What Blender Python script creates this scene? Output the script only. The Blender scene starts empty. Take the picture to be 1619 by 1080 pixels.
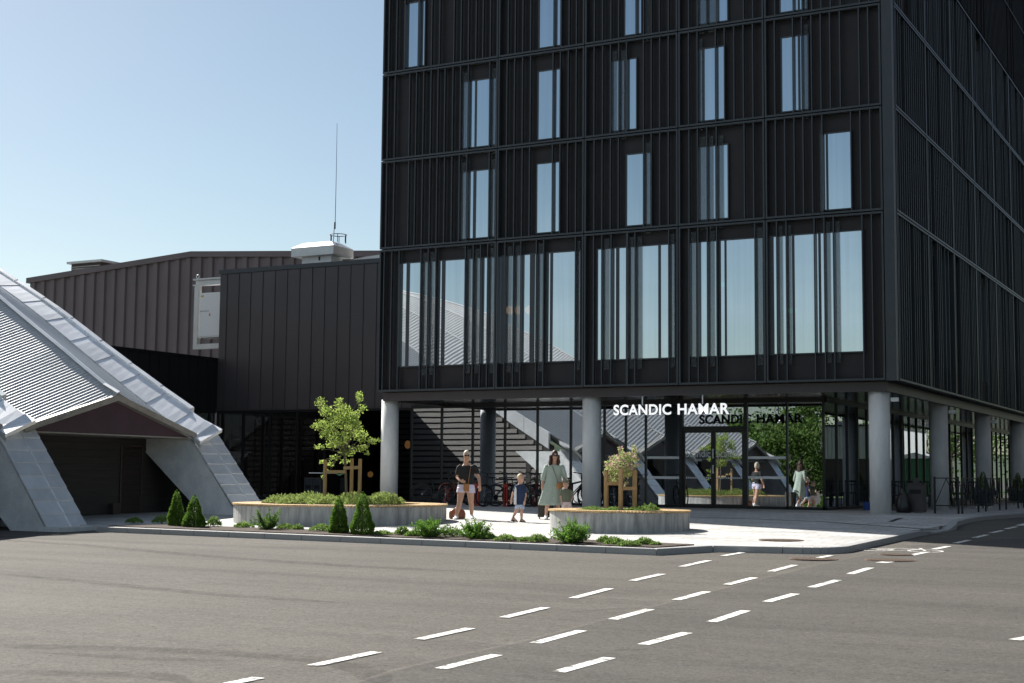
import bpy, math, random
from mathutils import Vector, Matrix, noise

random.seed(11)
S = bpy.context.scene
COL = S.collection
R = math.radians

# ---------------------------------------------------------------- survey of the place
# World axes: +X runs along the hotel front to its corner, +Y into the hotel, z = 0 at the hotel corner.
PXF = 2277.1
PITCH, ROLL, YAW = 0.0932, -0.0089, 0.4904
K = 0.91
CX0, CY0, CAMH = 11.2407 * K, 41.9 * K, 1.06 * K
LX = Vector((math.cos(YAW), -math.sin(YAW), 0)); LY = Vector((math.sin(YAW), math.cos(YAW), 0))
def to_local(v): return Vector((v.dot(LX), v.dot(LY), v.z))
_F = Vector((0, math.cos(PITCH), math.sin(PITCH))); _U = Vector((0, -math.sin(PITCH), math.cos(PITCH))); _R = Vector((1, 0, 0))
_R, _U = math.cos(ROLL) * _R - math.sin(ROLL) * _U, math.sin(ROLL) * _R + math.cos(ROLL) * _U
CF, CU, CR = to_local(_F), to_local(_U), to_local(_R)
CAM = to_local(Vector((-CX0, -CY0, CAMH)))

def gz(y):
    """height of the paved ground: level under the hotel, falling gently towards the street"""
    return 0.036 - 0.019 * max(0.0, 0.45 - max(y, -90.0))
def ray(px, py): return CF + CR * ((px - 809.5) / PXF) - CU * ((py - 540) / PXF)
def at_y(px, py, Y):
    v = ray(px, py); return CAM + v * ((Y - CAM.y) / v.y)
def at_x(px, py, X):
    v = ray(px, py); return CAM + v * ((X - CAM.x) / v.x)
def ground(px, py, dz=0.0):
    v = ray(px, py); z = 0.0
    for _ in range(60):
        P = CAM + v * ((z + dz - CAM.z) / v.z); z = gz(P.y)
    return P
ROADZ = -0.11

# ---------------------------------------------------------------- scene graph helpers
def tag(o, label=None, cat=None, group=None, kind=None):
    if label: o['label'] = label
    if cat: o['category'] = cat
    if group: o['group'] = group
    if kind: o['kind'] = kind
    return o
def thing(name, label, cat, loc=(0, 0, 0), rotz=0.0, group=None):
    o = bpy.data.objects.new(name, None); COL.objects.link(o)
    o.empty_display_size = 0.2
    o.location = loc; o.rotation_euler = (0, 0, rotz)
    return tag(o, label, cat, group)
def wloc(o):
    p = Vector((0, 0, 0))
    while o is not None:
        p = p + Vector(o.location); o = o.parent
    return p
def children(o): return [c for c in bpy.data.objects if c.parent == o]
def copy_tree(o, parent=None):
    c = o.copy(); COL.objects.link(c); c.parent = parent
    for ch in children(o): copy_tree(ch, c)
    return c

class MB:
    def __init__(s): s.v = []; s.f = []
    def add(s, vs, fs):
        n = len(s.v); s.v.extend([tuple(p) for p in vs]); s.f.extend([tuple(i + n for i in f) for f in fs]); return s
    def box(s, x0, x1, y0, y1, z0, z1):
        x0, x1 = min(x0, x1), max(x0, x1); y0, y1 = min(y0, y1), max(y0, y1); z0, z1 = min(z0, z1), max(z0, z1)
        return s.add([(x0,y0,z0),(x1,y0,z0),(x1,y1,z0),(x0,y1,z0),(x0,y0,z1),(x1,y0,z1),(x1,y1,z1),(x0,y1,z1)],
              [(0,3,2,1),(4,5,6,7),(0,1,5,4),(1,2,6,5),(2,3,7,6),(3,0,4,7)])
    def bar(s, a, b, w, h, up=(0,0,1)):
        a, b = Vector(a), Vector(b); d = (b - a).normalized(); up = Vector(up)
        if abs(d.dot(up)) > .98: up = Vector((0, 1, 0))
        x = d.cross(up).normalized(); y = x.cross(d).normalized(); x *= w / 2; y *= h / 2
        return s.add([a-x-y,a+x-y,a+x+y,a-x+y,b-x-y,b+x-y,b+x+y,b-x+y],
              [(0,1,2,3),(7,6,5,4),(0,4,5,1),(1,5,6,2),(2,6,7,3),(3,7,4,0)])
    def prism(s, pts, vec):
        n = len(pts); vec = Vector(vec); a = [Vector(p) for p in pts]
        return s.add(a + [p + vec for p in a], [tuple(range(n))[::-1], tuple(range(n, 2*n))] + [(i,(i+1)%n,n+(i+1)%n,n+i) for i in range(n)])
    def loft(s, rings, cap=True):
        n = len(rings[0]); vs = [p for r in rings for p in r]; fs = []
        for k in range(len(rings)-1):
            for i in range(n): fs.append((k*n+i, k*n+(i+1)%n, (k+1)*n+(i+1)%n, (k+1)*n+i))
        if cap: fs.append(tuple(range(n))[::-1]); fs.append(tuple((len(rings)-1)*n+i for i in range(n)))
        return s.add(vs, fs)
    def tube(s, pts, rad, n=8, cap=True):
        pts = [Vector(p) for p in pts]; rings = []; px = None
        for i, p in enumerate(pts):
            d = (pts[min(i+1,len(pts)-1)] - pts[max(i-1,0)]).normalized()
            if px is None:
                px = d.cross(Vector((0,0,1)) if abs(d.z) < .9 else Vector((0,1,0))).normalized()
            px = (px - d * px.dot(d)).normalized(); py = d.cross(px)
            r = rad[i] if isinstance(rad, (list, tuple)) else rad
            rings.append([p + px*(r*math.cos(2*math.pi*k/n)) + py*(r*math.sin(2*math.pi*k/n)) for k in range(n)])
        return s.loft(rings, cap)
    def lathe(s, prof, c, n=24, axis='z'):
        c = Vector(c); rings = []
        for r, z in prof:
            ring = []
            for k in range(n):
                a = 2*math.pi*k/n; q = (r*math.cos(a), r*math.sin(a), z)
                if axis == 'y': q = (q[0], q[2], q[1])
                if axis == 'x': q = (q[2], q[0], q[1])
                ring.append(c + Vector(q))
            rings.append(ring)
        return s.loft(rings)
    def torus(s, c, R_, r, n=32, m=8, axis='y'):
        c = Vector(c); rings = []
        for k in range(n):
            a = 2*math.pi*k/n; ring = []
            for j in range(m):
                b = 2*math.pi*j/m; q = ((R_+r*math.cos(b))*math.cos(a), (R_+r*math.cos(b))*math.sin(a), r*math.sin(b))
                if axis == 'y': q = (q[0], q[2], q[1])
                if axis == 'x': q = (q[2], q[0], q[1])
                ring.append(c + Vector(q))
            rings.append(ring)
        n0 = len(s.v); s.v.extend([tuple(p) for r_ in rings for p in r_])
        for k in range(n):
            for j in range(m):
                s.f.append((n0+k*m+j, n0+k*m+(j+1)%m, n0+((k+1)%n)*m+(j+1)%m, n0+((k+1)%n)*m+j))
        return s
    def ell(s, c, rx, ry, rz, n=16, m=10):
        c = Vector(c); rings = []
        for i in range(1, m):
            t = math.pi*i/m; rr, zz = math.sin(t), -math.cos(t)
            rings.append([c + Vector((rx*rr*math.cos(2*math.pi*k/n), ry*rr*math.sin(2*math.pi*k/n), rz*zz)) for k in range(n)])
        n0 = len(s.v); s.loft(rings, cap=False); M_ = len(rings)
        s.v.append(tuple(c + Vector((0,0,-rz)))); s.v.append(tuple(c + Vector((0,0,rz)))); b, t_ = len(s.v)-2, len(s.v)-1
        for k in range(n):
            s.f.append((b, n0+(k+1)%n, n0+k)); s.f.append((t_, n0+(M_-1)*n+k, n0+(M_-1)*n+(k+1)%n))
        return s
    def build(s, name, mat, parent=None, smooth=False, kind=None, bevel=0):
        off = wloc(parent) if parent is not None else Vector((0,0,0))
        me = bpy.data.meshes.new(name)
        me.from_pydata([(v[0]-off.x, v[1]-off.y, v[2]-off.z) for v in s.v], [], s.f)
        me.validate(); me.update()
        if mat is not None:
            for m in (mat if isinstance(mat, (list, tuple)) else [mat]): me.materials.append(m)
        if smooth:
            me.polygons.foreach_set('use_smooth', [True]*len(me.polygons))
        o = bpy.data.objects.new(name, me); COL.objects.link(o)
        if parent is not None: o.parent = parent
        if kind: o['kind'] = kind
        if bevel:
            b = o.modifiers.new('bevel', 'BEVEL'); b.width = bevel; b.segments = 2; b.limit_method = 'ANGLE'
        return o

# ---------------------------------------------------------------- materials
MATS = {}
def mat(name, base, rough=.6, metal=0., var=.0, scale=3., bump=0., bscale=30., stretch=None, spec=.5, island=0., col2=None, trans=0.):
    """principled material; var/col2: large soft procedural variation of the surface itself"""
    m = bpy.data.materials.new(name); m.use_nodes = True; nt = m.node_tree; N, L = nt.nodes, nt.links
    b = N['Principled BSDF']; b.inputs['Roughness'].default_value = rough; b.inputs['Metallic'].default_value = metal
    b.inputs['Specular IOR Level'].default_value = spec
    b.inputs['Base Color'].default_value = (*base, 1)
    geo = N.new('ShaderNodeNewGeometry'); mp = N.new('ShaderNodeMapping')
    tc = N.new('ShaderNodeTexCoord'); L.new(tc.outputs['Object'], mp.inputs['Vector'])
    if stretch: mp.inputs['Scale'].default_value = stretch
    col = None
    if var or col2:
        n = N.new('ShaderNodeTexNoise'); n.inputs['Scale'].default_value = scale; n.inputs['Detail'].default_value = 8; n.inputs['Roughness'].default_value = .65
        L.new(mp.outputs[0], n.inputs['Vector'])
        mr = N.new('ShaderNodeMapRange'); mr.inputs[1].default_value = .3; mr.inputs[2].default_value = .7
        L.new(n.outputs['Fac'], mr.inputs[0])
        mx = N.new('ShaderNodeMix'); mx.data_type = 'RGBA'; L.new(mr.outputs[0], mx.inputs[0])
        c2 = col2 if col2 else tuple(min(1, c*(1+var)) for c in base); c1 = base if col2 else tuple(c*(1-var) for c in base)
        mx.inputs[6].default_value = (*c1, 1); mx.inputs[7].default_value = (*c2, 1); col = mx.outputs[2]
    if island:
        hs = N.new('ShaderNodeHueSaturation'); ma = N.new('ShaderNodeMapRange')
        L.new(geo.outputs['Random Per Island'], ma.inputs[0]); ma.inputs[3].default_value = 1-island; ma.inputs[4].default_value = 1+island
        L.new(ma.outputs[0], hs.inputs['Value'])
        if col is not None: L.new(col, hs.inputs['Color'])
        else: hs.inputs['Color'].default_value = (*base, 1)
        col = hs.outputs[0]
    if col is not None: L.new(col, b.inputs['Base Color'])
    if bump:
        n2 = N.new('ShaderNodeTexNoise'); n2.inputs['Scale'].default_value = bscale; n2.inputs['Detail'].default_value = 5
        L.new(mp.outputs[0], n2.inputs['Vector'])
        bp = N.new('ShaderNodeBump'); bp.inputs['Strength'].default_value = bump; bp.inputs['Distance'].default_value = .02
        L.new(n2.outputs['Fac'], bp.inputs['Height']); L.new(bp.outputs[0], b.inputs['Normal'])
    if trans:
        t = N.new('ShaderNodeBsdfTranslucent'); ms = N.new('ShaderNodeMixShader'); ms.inputs[0].default_value = trans
        if col is not None: L.new(col, t.inputs['Color'])
        else: t.inputs['Color'].default_value = (*base, 1)
        out = N['Material Output']; L.new(b.outputs[0], ms.inputs[1]); L.new(t.outputs[0], ms.inputs[2]); L.new(ms.outputs[0], out.inputs['Surface'])
    MATS[name] = m
    return m
def glass(name, tint, refl, rough=0.0, wob=0.0, streak=0.):
    """coated pane: partly a mirror, otherwise a dark tinted window you look through"""
    m = bpy.data.materials.new(name); m.use_nodes = True; nt = m.node_tree; N, L = nt.nodes, nt.links
    N.remove(N['Principled BSDF']); out = N['Material Output']
    tr = N.new('ShaderNodeBsdfTransparent'); tr.inputs[0].default_value = (*tint, 1)
    gl = N.new('ShaderNodeBsdfGlossy'); gl.inputs['Roughness'].default_value = rough; gl.inputs['Color'].default_value = (.86, .93, 1, 1)
    if streak:      # faint upright streaks of drape and dirt
        t2 = N.new('ShaderNodeTexCoord'); m2 = N.new('ShaderNodeMapping'); m2.inputs['Scale'].default_value = (9, 9, .22); L.new(t2.outputs['Object'], m2.inputs[0])
        n2 = N.new('ShaderNodeTexNoise'); n2.inputs['Scale'].default_value = 1; n2.inputs['Detail'].default_value = 4; L.new(m2.outputs[0], n2.inputs['Vector'])
        r2 = N.new('ShaderNodeMapRange'); r2.inputs[1].default_value = .3; r2.inputs[2].default_value = .7; r2.inputs[3].default_value = 1-streak; r2.inputs[4].default_value = 1+streak*.6; L.new(n2.outputs['Fac'], r2.inputs[0])
        v2 = N.new('ShaderNodeVectorMath'); v2.operation = 'SCALE'; v2.inputs[0].default_value = (.92, .97, 1); L.new(r2.outputs[0], v2.inputs['Scale']); L.new(v2.outputs[0], gl.inputs['Color'])
    fr = N.new('ShaderNodeFresnel'); fr.inputs[0].default_value = 1.5
    mr = N.new('ShaderNodeMapRange'); mr.inputs[1].default_value = 0.04; mr.inputs[2].default_value = 1; mr.inputs[3].default_value = refl; mr.inputs[4].default_value = 1
    L.new(fr.outputs[0], mr.inputs[0])
    mx = N.new('ShaderNodeMixShader'); L.new(mr.outputs[0], mx.inputs[0]); L.new(tr.outputs[0], mx.inputs[1]); L.new(gl.outputs[0], mx.inputs[2])
    if wob:
        tc = N.new('ShaderNodeTexCoord'); n = N.new('ShaderNodeTexNoise'); n.inputs['Scale'].default_value = .9; n.inputs['Detail'].default_value = 0
        L.new(tc.outputs['Object'], n.inputs['Vector']); bp = N.new('ShaderNodeBump'); bp.inputs['Strength'].default_value = 1; bp.inputs['Distance'].default_value = wob
        L.new(n.outputs['Fac'], bp.inputs['Height']); L.new(bp.outputs[0], gl.inputs['Normal'])
    L.new(mx.outputs[0], out.inputs['Surface'])
    return m

m_frame = mat('charcoal_aluminium', (.040, .047, .054), .38, .2, var=.12, scale=2)
m_panel = mat('dark_cladding', (.018, .016, .018), .5, 0, var=.25, scale=1.6, spec=.3)
m_fascia = mat('brown_fascia_metal', (.060, .052, .054), .4, .2, var=.1, scale=1.5)
m_soffit = mat('dark_gloss_soffit', (.012, .012, .013), .16, .0, var=.1, scale=1)
m_black = mat('black_metal', (.011, .012, .013), .35, .3)
m_mullion = mat('black_mullion', (.012, .013, .014), .3, .3)
m_seam = mat('standing_seam_dark', (.058, .052, .055), .38, .2, var=.12, scale=.5, bump=.25, bscale=1.1, island=.09)
m_seamblack = mat('standing_seam_black', (.012, .012, .013), .4, .3, var=.15, scale=.7)
m_hall = mat('brown_rib_cladding', (.135, .106, .108), .5, .0, var=.1, scale=.6, island=.05)
m_conc = mat('cast_concrete', (.58, .585, .575), .85, 0, scale=2.2, bump=.45, bscale=40, col2=(.76, .755, .735), stretch=(1.6, 1.6, .5))
m_concpl = mat('streaked_concrete', (.20, .20, .195), .9, 0, scale=3.6, bump=.4, bscale=45, col2=(.52, .52, .50), stretch=(2.2, 2.2, .33))
m_concold = mat('weathered_concrete', (.58, .59, .59), .9, 0, scale=2.2, bump=.7, bscale=26, col2=(.82, .82, .81))
m_granite = mat('granite_kerb', (.33, .33, .325), .8, 0, var=.12, scale=40, bump=.15, bscale=120)
m_galv = mat('galvanised_sheet', (.84, .85, .86), .40, .5, var=.10, scale=2.2, island=.10)
m_corr = mat('corrugated_aluminium', (.56, .565, .555), .42, .4, var=.06, scale=1.5)
m_flash = mat('weathered_flashing', (.36, .34, .31), .55, .35, var=.2, scale=3)
m_galvbox = mat('galvanised_housing', (.58, .59, .58), .4, .5, var=.1, scale=2)
m_white = mat('white_enamel', (.78, .78, .77), .35)
m_louvre = mat('brown_louvre', (.050, .036, .036), .55)
m_board = mat('dark_stained_boards', (.030, .026, .024), .6, 0, var=.35, scale=2.5, stretch=(1, .4, 8), bump=.2, bscale=20)
m_boardgrey = mat('weathered_boards', (.20, .185, .17), .8, 0, var=.25, scale=3, stretch=(.5, 1, 8), bump=.3, bscale=20)
m_fasciap = mat('aubergine_fascia', (.062, .032, .046), .5, 0, var=.15, scale=2)
m_wood = mat('oiled_wood_slat', (.52, .36, .17), .6, 0, var=.18, scale=6, island=.16)
m_stake = mat('pale_timber_stake', (.40, .27, .13), .75, 0, var=.22, scale=5, stretch=(6, 6, .8), bump=.2)
m_soil = mat('bark_mulch', (.045, .028, .018), .95, 0, var=.6, scale=22, bump=1., bscale=40)
m_cast = mat('rusty_cast_iron', (.16, .115, .085), .7, .4, var=.3, scale=20, bump=.6, bscale=60)
m_paint = mat('road_paint', (.80, .79, .76), .7, 0, var=.06, scale=14)
m_red = mat('red_enamel_steel', (.30, .022, .018), .4, .0)
m_rubber = mat('black_rubber', (.012, .012, .012), .7)
m_chrome = mat('brushed_steel', (.5, .5, .5), .25, .9)
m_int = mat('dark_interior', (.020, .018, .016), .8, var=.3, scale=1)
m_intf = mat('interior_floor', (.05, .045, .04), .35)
m_curtain = mat('sheer_curtain', (.72, .73, .73), .9, 0, var=.22, scale=2.2, stretch=(9, 9, .15))

m_frost = mat('frosted_film', (.86, .88, .89), .6)
m_blue = mat('blue_plastic', (.012, .06, .32), .4)
m_bag = mat('black_plastic_bag', (.012, .012, .013), .28, bump=.8, bscale=14)
g_win = glass('hotel_window_glass', (.62, .66, .68), .85, wob=.0010, streak=.06)
g_low = glass('lobby_glass', (.20, .21, .22), .50, wob=.0007)
g_dark = glass('hall_glass', (.25, .25, .25), .10, wob=.0006)
# perforated sheet: thousands of pin holes read as half see-through metal
m_perf = bpy.data.materials.new('perforated_sheet'); m_perf.use_nodes = True
_n, _l = m_perf.node_tree.nodes, m_perf.node_tree.links
_b = _n['Principled BSDF']; _b.inputs['Base Color'].default_value = (.07, .08, .085, 1); _b.inputs['Roughness'].default_value = .4
_tr = _n.new('ShaderNodeBsdfTransparent'); _ms = _n.new('ShaderNodeMixShader'); _ms.inputs[0].default_value = .72
_l.new(_b.outputs[0], _ms.inputs[1]); _l.new(_tr.outputs[0], _ms.inputs[2]); _l.new(_ms.outputs[0], _n['Material Output'].inputs['Surface'])
def emis(name, c, s):
    m = bpy.data.materials.new(name); m.use_nodes = True; b = m.node_tree.nodes['Principled BSDF']
    b.inputs['Base Color'].default_value = (*c, 1); b.inputs['Emission Color'].default_value = (*c, 1); b.inputs['Emission Strength'].default_value = s
    return m
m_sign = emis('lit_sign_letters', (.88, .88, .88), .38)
m_lamp = emis('lit_globe', (1, .5, .16), .8)
m_exit = emis('lit_exit_sign', (.05, .6, .25), .5)

# asphalt: stone-speckled, with faint long wear streaks along the driving direction
def asphalt(name, base):
    m = bpy.data.materials.new(name); m.use_nodes = True; nt = m.node_tree; N, L = nt.nodes, nt.links; b = N['Principled BSDF']
    b.inputs['Roughness'].default_value = .82; b.inputs['Specular IOR Level'].default_value = .08
    tc = N.new('ShaderNodeTexCoord')
    def noise_(scale, det, rough, vec): 
        n = N.new('ShaderNodeTexNoise'); n.inputs['Scale'].default_value = scale; n.inputs['Detail'].default_value = det; n.inputs['Roughness'].default_value = rough
        L.new(vec, n.inputs['Vector']); return n.outputs['Fac']
    mp = N.new('ShaderNodeMapping'); mp.inputs['Rotation'].default_value = (0, 0, R(-6)); mp.inputs['Scale'].default_value = (.10, 1.3, 1); L.new(tc.outputs['Object'], mp.inputs['Vector'])
    big = noise_(.9, 6, .6, mp.outputs[0]); mid = noise_(.35, 5, .6, tc.outputs['Object']); fine = noise_(30, 6, .9, tc.outputs['Object']); coarse = noise_(9, 4, .7, tc.outputs['Object'])
    spots = N.new('ShaderNodeTexVoronoi'); spots.inputs['Scale'].default_value = 38; L.new(tc.outputs['Object'], spots.inputs['Vector'])
    def rng(o, a, b_, c, d):
        r = N.new('ShaderNodeMapRange'); r.inputs[1].default_value = a; r.inputs[2].default_value = b_; r.inputs[3].default_value = c; r.inputs[4].default_value = d; L.new(o, r.inputs[0]); return r.outputs[0]
    def mul(a, b_):
        x = N.new('ShaderNodeMath'); x.operation = 'MULTIPLY'; L.new(a, x.inputs[0]); L.new(b_, x.inputs[1]); return x.outputs[0]
    dark = noise_(1.1, 3, .5, mp.outputs[0])
    v = mul(mul(rng(big, .3, .7, .85, 1.12), rng(mid, .3, .7, .90, 1.08)), mul(rng(fine, .30, .70, .38, 1.62), rng(dark, .62, .74, 1.0, .86)))
    v = mul(v, rng(spots.outputs['Distance'], .04, .12, .45, 1.0)); v = mul(v, rng(coarse, .3, .7, .86, 1.14))
    pit = N.new('ShaderNodeTexVoronoi'); pit.inputs['Scale'].default_value = 2.6; L.new(tc.outputs['Object'], pit.inputs['Vector'])
    v = mul(v, rng(pit.outputs['Distance'], .035, .06, .25, 1.0))
    cm = N.new('ShaderNodeVectorMath'); cm.operation = 'SCALE'; cm.inputs[0].default_value = base; L.new(v, cm.inputs['Scale']); L.new(cm.outputs[0], b.inputs['Base Color'])
    bp = N.new('ShaderNodeBump'); bp.inputs['Strength'].default_value = .55; bp.inputs['Distance'].default_value = .012; L.new(fine, bp.inputs['Height']); L.new(bp.outputs[0], b.inputs['Normal'])
    return m
m_asph = asphalt('asphalt', (.114, .106, .094))
m_asph2 = asphalt('newer_asphalt', (.098, .092, .084))

def paving():
    m = bpy.data.materials.new('pale_paving_slabs'); m.use_nodes = True; nt = m.node_tree; N, L = nt.nodes, nt.links; b = N['Principled BSDF']
    b.inputs['Roughness'].default_value = .8
    tc = N.new('ShaderNodeTexCoord'); br = N.new('ShaderNodeTexBrick'); L.new(tc.outputs['Object'], br.inputs['Vector'])
    br.inputs['Scale'].default_value = 1; br.inputs['Brick Width'].default_value = .7; br.inputs['Row Height'].default_value = .35; br.inputs['Mortar Size'].default_value = .011
    br.inputs['Color1'].default_value = (.38, .375, .36, 1); br.inputs['Color2'].default_value = (.53, .525, .51, 1); br.inputs['Mortar'].default_value = (.17, .16, .15, 1)
    n = N.new('ShaderNodeTexNoise'); n.inputs['Scale'].default_value = .8; n.inputs['Detail'].default_value = 9; n.inputs['Roughness'].default_value = .7; L.new(tc.outputs['Object'], n.inputs['Vector'])
    r = N.new('ShaderNodeMapRange'); r.inputs[1].default_value = .3; r.inputs[2].default_value = .7; r.inputs[3].default_value = .86; r.inputs[4].default_value = 1.08; L.new(n.outputs['Fac'], r.inputs[0])
    sc = N.new('ShaderNodeVectorMath'); sc.operation = 'SCALE'; L.new(br.outputs['Color'], sc.inputs[0]); L.new(r.outputs[0], sc.inputs['Scale']); L.new(sc.outputs[0], b.inputs['Base Color'])
    bp = N.new('ShaderNodeBump'); bp.inputs['Strength'].default_value = .3; bp.inputs['Distance'].default_value = .01; L.new(n.outputs['Fac'], bp.inputs['Height']); L.new(bp.outputs[0], b.inputs['Normal'])
    return m
m_pave = paving()
def soft_mark(name, col, alpha, lo=.35, hi=.7, sc=5):
    m = bpy.data.materials.new(name); m.use_nodes = True; N, L = m.node_tree.nodes, m.node_tree.links
    b = N['Principled BSDF']; b.inputs['Base Color'].default_value = (*col, 1); b.inputs['Roughness'].default_value = .85; b.inputs['Specular IOR Level'].default_value = .1
    tc = N.new('ShaderNodeTexCoord'); n = N.new('ShaderNodeTexNoise'); n.inputs['Scale'].default_value = sc; n.inputs['Detail'].default_value = 8; n.inputs['Roughness'].default_value = .75; L.new(tc.outputs['Object'], n.inputs['Vector'])
    r = N.new('ShaderNodeMapRange'); r.inputs[1].default_value = lo; r.inputs[2].default_value = hi; r.inputs[3].default_value = 0; r.inputs[4].default_value = alpha; L.new(n.outputs['Fac'], r.inputs[0]); L.new(r.outputs[0], b.inputs['Alpha'])
    return m
m_tyre = soft_mark('tyre_rubber_mark', (.035, .032, .03), .30); m_joint = soft_mark('dusty_joint', (.22, .20, .18), .45)
m_wear = soft_mark('worn_road_paint', (.76, .75, .71), .94, .36, .50, 9)
def text_mesh(name, body, width, height, depth, mat_, parent, at, bold=0.0):
    """lettering in the XZ plane, left-bottom corner at 'at' (world), fitted to width x height"""
    cu = bpy.data.curves.new(name + '_c', 'FONT'); cu.body = body; cu.size = 1; cu.extrude = .01; cu.offset = bold; cu.space_character = 1.06 if bold else 1.0
    ob = bpy.data.objects.new(name + '_c', cu); COL.objects.link(ob)
    dg = bpy.context.evaluated_depsgraph_get(); me = bpy.data.meshes.new_from_object(ob.evaluated_get(dg))
    bpy.data.objects.remove(ob); bpy.data.curves.remove(cu)
    xs = [v.co.x for v in me.vertices]; ys = [v.co.y for v in me.vertices]
    x0, x1, y0, y1 = min(xs), max(xs), min(ys), max(ys); off = wloc(parent)
    for v in me.vertices:
        x = (v.co.x-x0)/(x1-x0)*width; z = (v.co.y-y0)/(y1-y0)*height; y = -v.co.z/.01*depth/2
        v.co = Vector((at[0]+x-off.x, at[1]+y-off.y, at[2]+z-off.z))
    me.name = name; me.materials.clear(); me.update()
    for m in (mat_ if isinstance(mat_, (list, tuple)) else [mat_]): me.materials.append(m)
    if len(me.materials) > 1:
        for p in me.polygons: p.material_index = 0 if p.normal.y < -.5 else 1
    o = bpy.data.objects.new(name, me); COL.objects.link(o); o.parent = parent
    return o
# ---------------------------------------------------------------- SETTING: camera, light, ground
cd = bpy.data.cameras.new('camera'); cam = bpy.data.objects.new('camera', cd); COL.objects.link(cam); S.camera = cam
cd.sensor_width = 36; cd.lens = PXF / 1619 * 36; cd.clip_start = .1; cd.clip_end = 5000
cam.matrix_world = Matrix(((CR.x, CU.x, -CF.x, CAM.x), (CR.y, CU.y, -CF.y, CAM.y), (CR.z, CU.z, -CF.z, CAM.z), (0, 0, 0, 1)))

SUN_EL = R(39); SUN_AZ = math.atan2(-.896, .446)          # measured clockwise from +Y
sd = bpy.data.lights.new('sun', 'SUN'); sun = bpy.data.objects.new('sun', sd); COL.objects.link(sun)
sd.energy = 5.0; sd.angle = R(.53); sd.color = (1, .955, .89)
sdir = Vector((math.sin(SUN_AZ)*math.cos(SUN_EL), math.cos(SUN_AZ)*math.cos(SUN_EL), math.sin(SUN_EL)))
sun.rotation_euler = sdir.to_track_quat('Z', 'Y').to_euler(); sun.location = (0, 0, 60)
w = bpy.data.worlds.new('World'); S.world = w; w.use_nodes = True
sk = w.node_tree.nodes.new('ShaderNodeTexSky'); sk.sky_type = 'NISHITA'; sk.sun_disc = False
sk.sun_elevation = SUN_EL; sk.sun_rotation = SUN_AZ; sk.altitude = 120; sk.air_density = 1.0; sk.dust_density = 0.58; sk.ozone_density = 1.0
bg = w.node_tree.nodes['Background']; bg.inputs[1].default_value = .05; 
# unseen bright cloud band added as fill light over the street side, clear blue sky behind the hotel
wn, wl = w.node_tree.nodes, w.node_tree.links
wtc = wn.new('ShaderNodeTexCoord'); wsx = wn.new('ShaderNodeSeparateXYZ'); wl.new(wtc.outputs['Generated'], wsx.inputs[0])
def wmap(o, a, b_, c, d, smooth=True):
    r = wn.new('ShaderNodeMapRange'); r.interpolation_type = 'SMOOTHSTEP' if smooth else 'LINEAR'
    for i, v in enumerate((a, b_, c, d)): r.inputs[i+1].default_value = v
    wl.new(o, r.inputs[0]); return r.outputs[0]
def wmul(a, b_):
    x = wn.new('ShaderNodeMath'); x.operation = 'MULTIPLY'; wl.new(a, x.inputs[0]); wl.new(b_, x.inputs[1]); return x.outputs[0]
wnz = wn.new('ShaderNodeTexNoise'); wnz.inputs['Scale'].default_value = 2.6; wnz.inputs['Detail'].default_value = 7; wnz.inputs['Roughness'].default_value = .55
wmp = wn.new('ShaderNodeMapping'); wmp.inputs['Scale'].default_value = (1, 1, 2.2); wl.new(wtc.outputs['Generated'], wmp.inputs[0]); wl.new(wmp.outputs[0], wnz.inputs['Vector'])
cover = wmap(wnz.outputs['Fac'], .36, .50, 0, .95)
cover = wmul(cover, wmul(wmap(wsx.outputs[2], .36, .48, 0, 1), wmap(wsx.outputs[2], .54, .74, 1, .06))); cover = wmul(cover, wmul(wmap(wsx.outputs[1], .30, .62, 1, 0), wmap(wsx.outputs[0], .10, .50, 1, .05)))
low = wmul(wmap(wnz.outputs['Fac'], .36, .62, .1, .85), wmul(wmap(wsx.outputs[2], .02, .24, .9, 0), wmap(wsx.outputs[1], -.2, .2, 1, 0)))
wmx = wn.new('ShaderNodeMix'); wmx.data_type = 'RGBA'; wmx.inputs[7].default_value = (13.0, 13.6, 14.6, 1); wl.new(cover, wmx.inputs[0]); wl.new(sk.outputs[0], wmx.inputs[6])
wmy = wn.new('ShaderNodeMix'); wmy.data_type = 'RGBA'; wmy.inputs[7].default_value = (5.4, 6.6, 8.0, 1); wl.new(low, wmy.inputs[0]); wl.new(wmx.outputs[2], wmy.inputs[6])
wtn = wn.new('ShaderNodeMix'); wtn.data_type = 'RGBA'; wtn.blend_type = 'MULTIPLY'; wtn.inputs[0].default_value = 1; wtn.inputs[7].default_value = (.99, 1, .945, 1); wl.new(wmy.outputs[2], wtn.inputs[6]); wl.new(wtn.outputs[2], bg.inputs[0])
S.view_settings.view_transform = 'Standard'; S.view_settings.look = 'None'; S.view_settings.exposure = 1.04; S.view_settings.gamma = 1
S.view_settings.use_curve_mapping = False
S.cycles.max_bounces = 10; S.cycles.transparent_max_bounces = 24; S.cycles.glossy_bounces = 6; S.cycles.sample_clamp_indirect = 4

def strip_sheet(name, x0, x1, ys, dz, m, nx=2):
    b = MB(); ys = sorted(ys)
    for i in range(len(ys)-1):
        b.add([(x0, ys[i], gz(ys[i])+dz), (x1, ys[i], gz(ys[i])+dz), (x1, ys[i+1], gz(ys[i+1])+dz), (x0, ys[i+1], gz(ys[i+1])+dz)], [(0,1,2,3)])
    o = b.build(name, m, kind='structure'); return o
strip_sheet('road', -1500, 1500, [-1500, -90, .45, 1500], ROADZ, m_asph)

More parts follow.
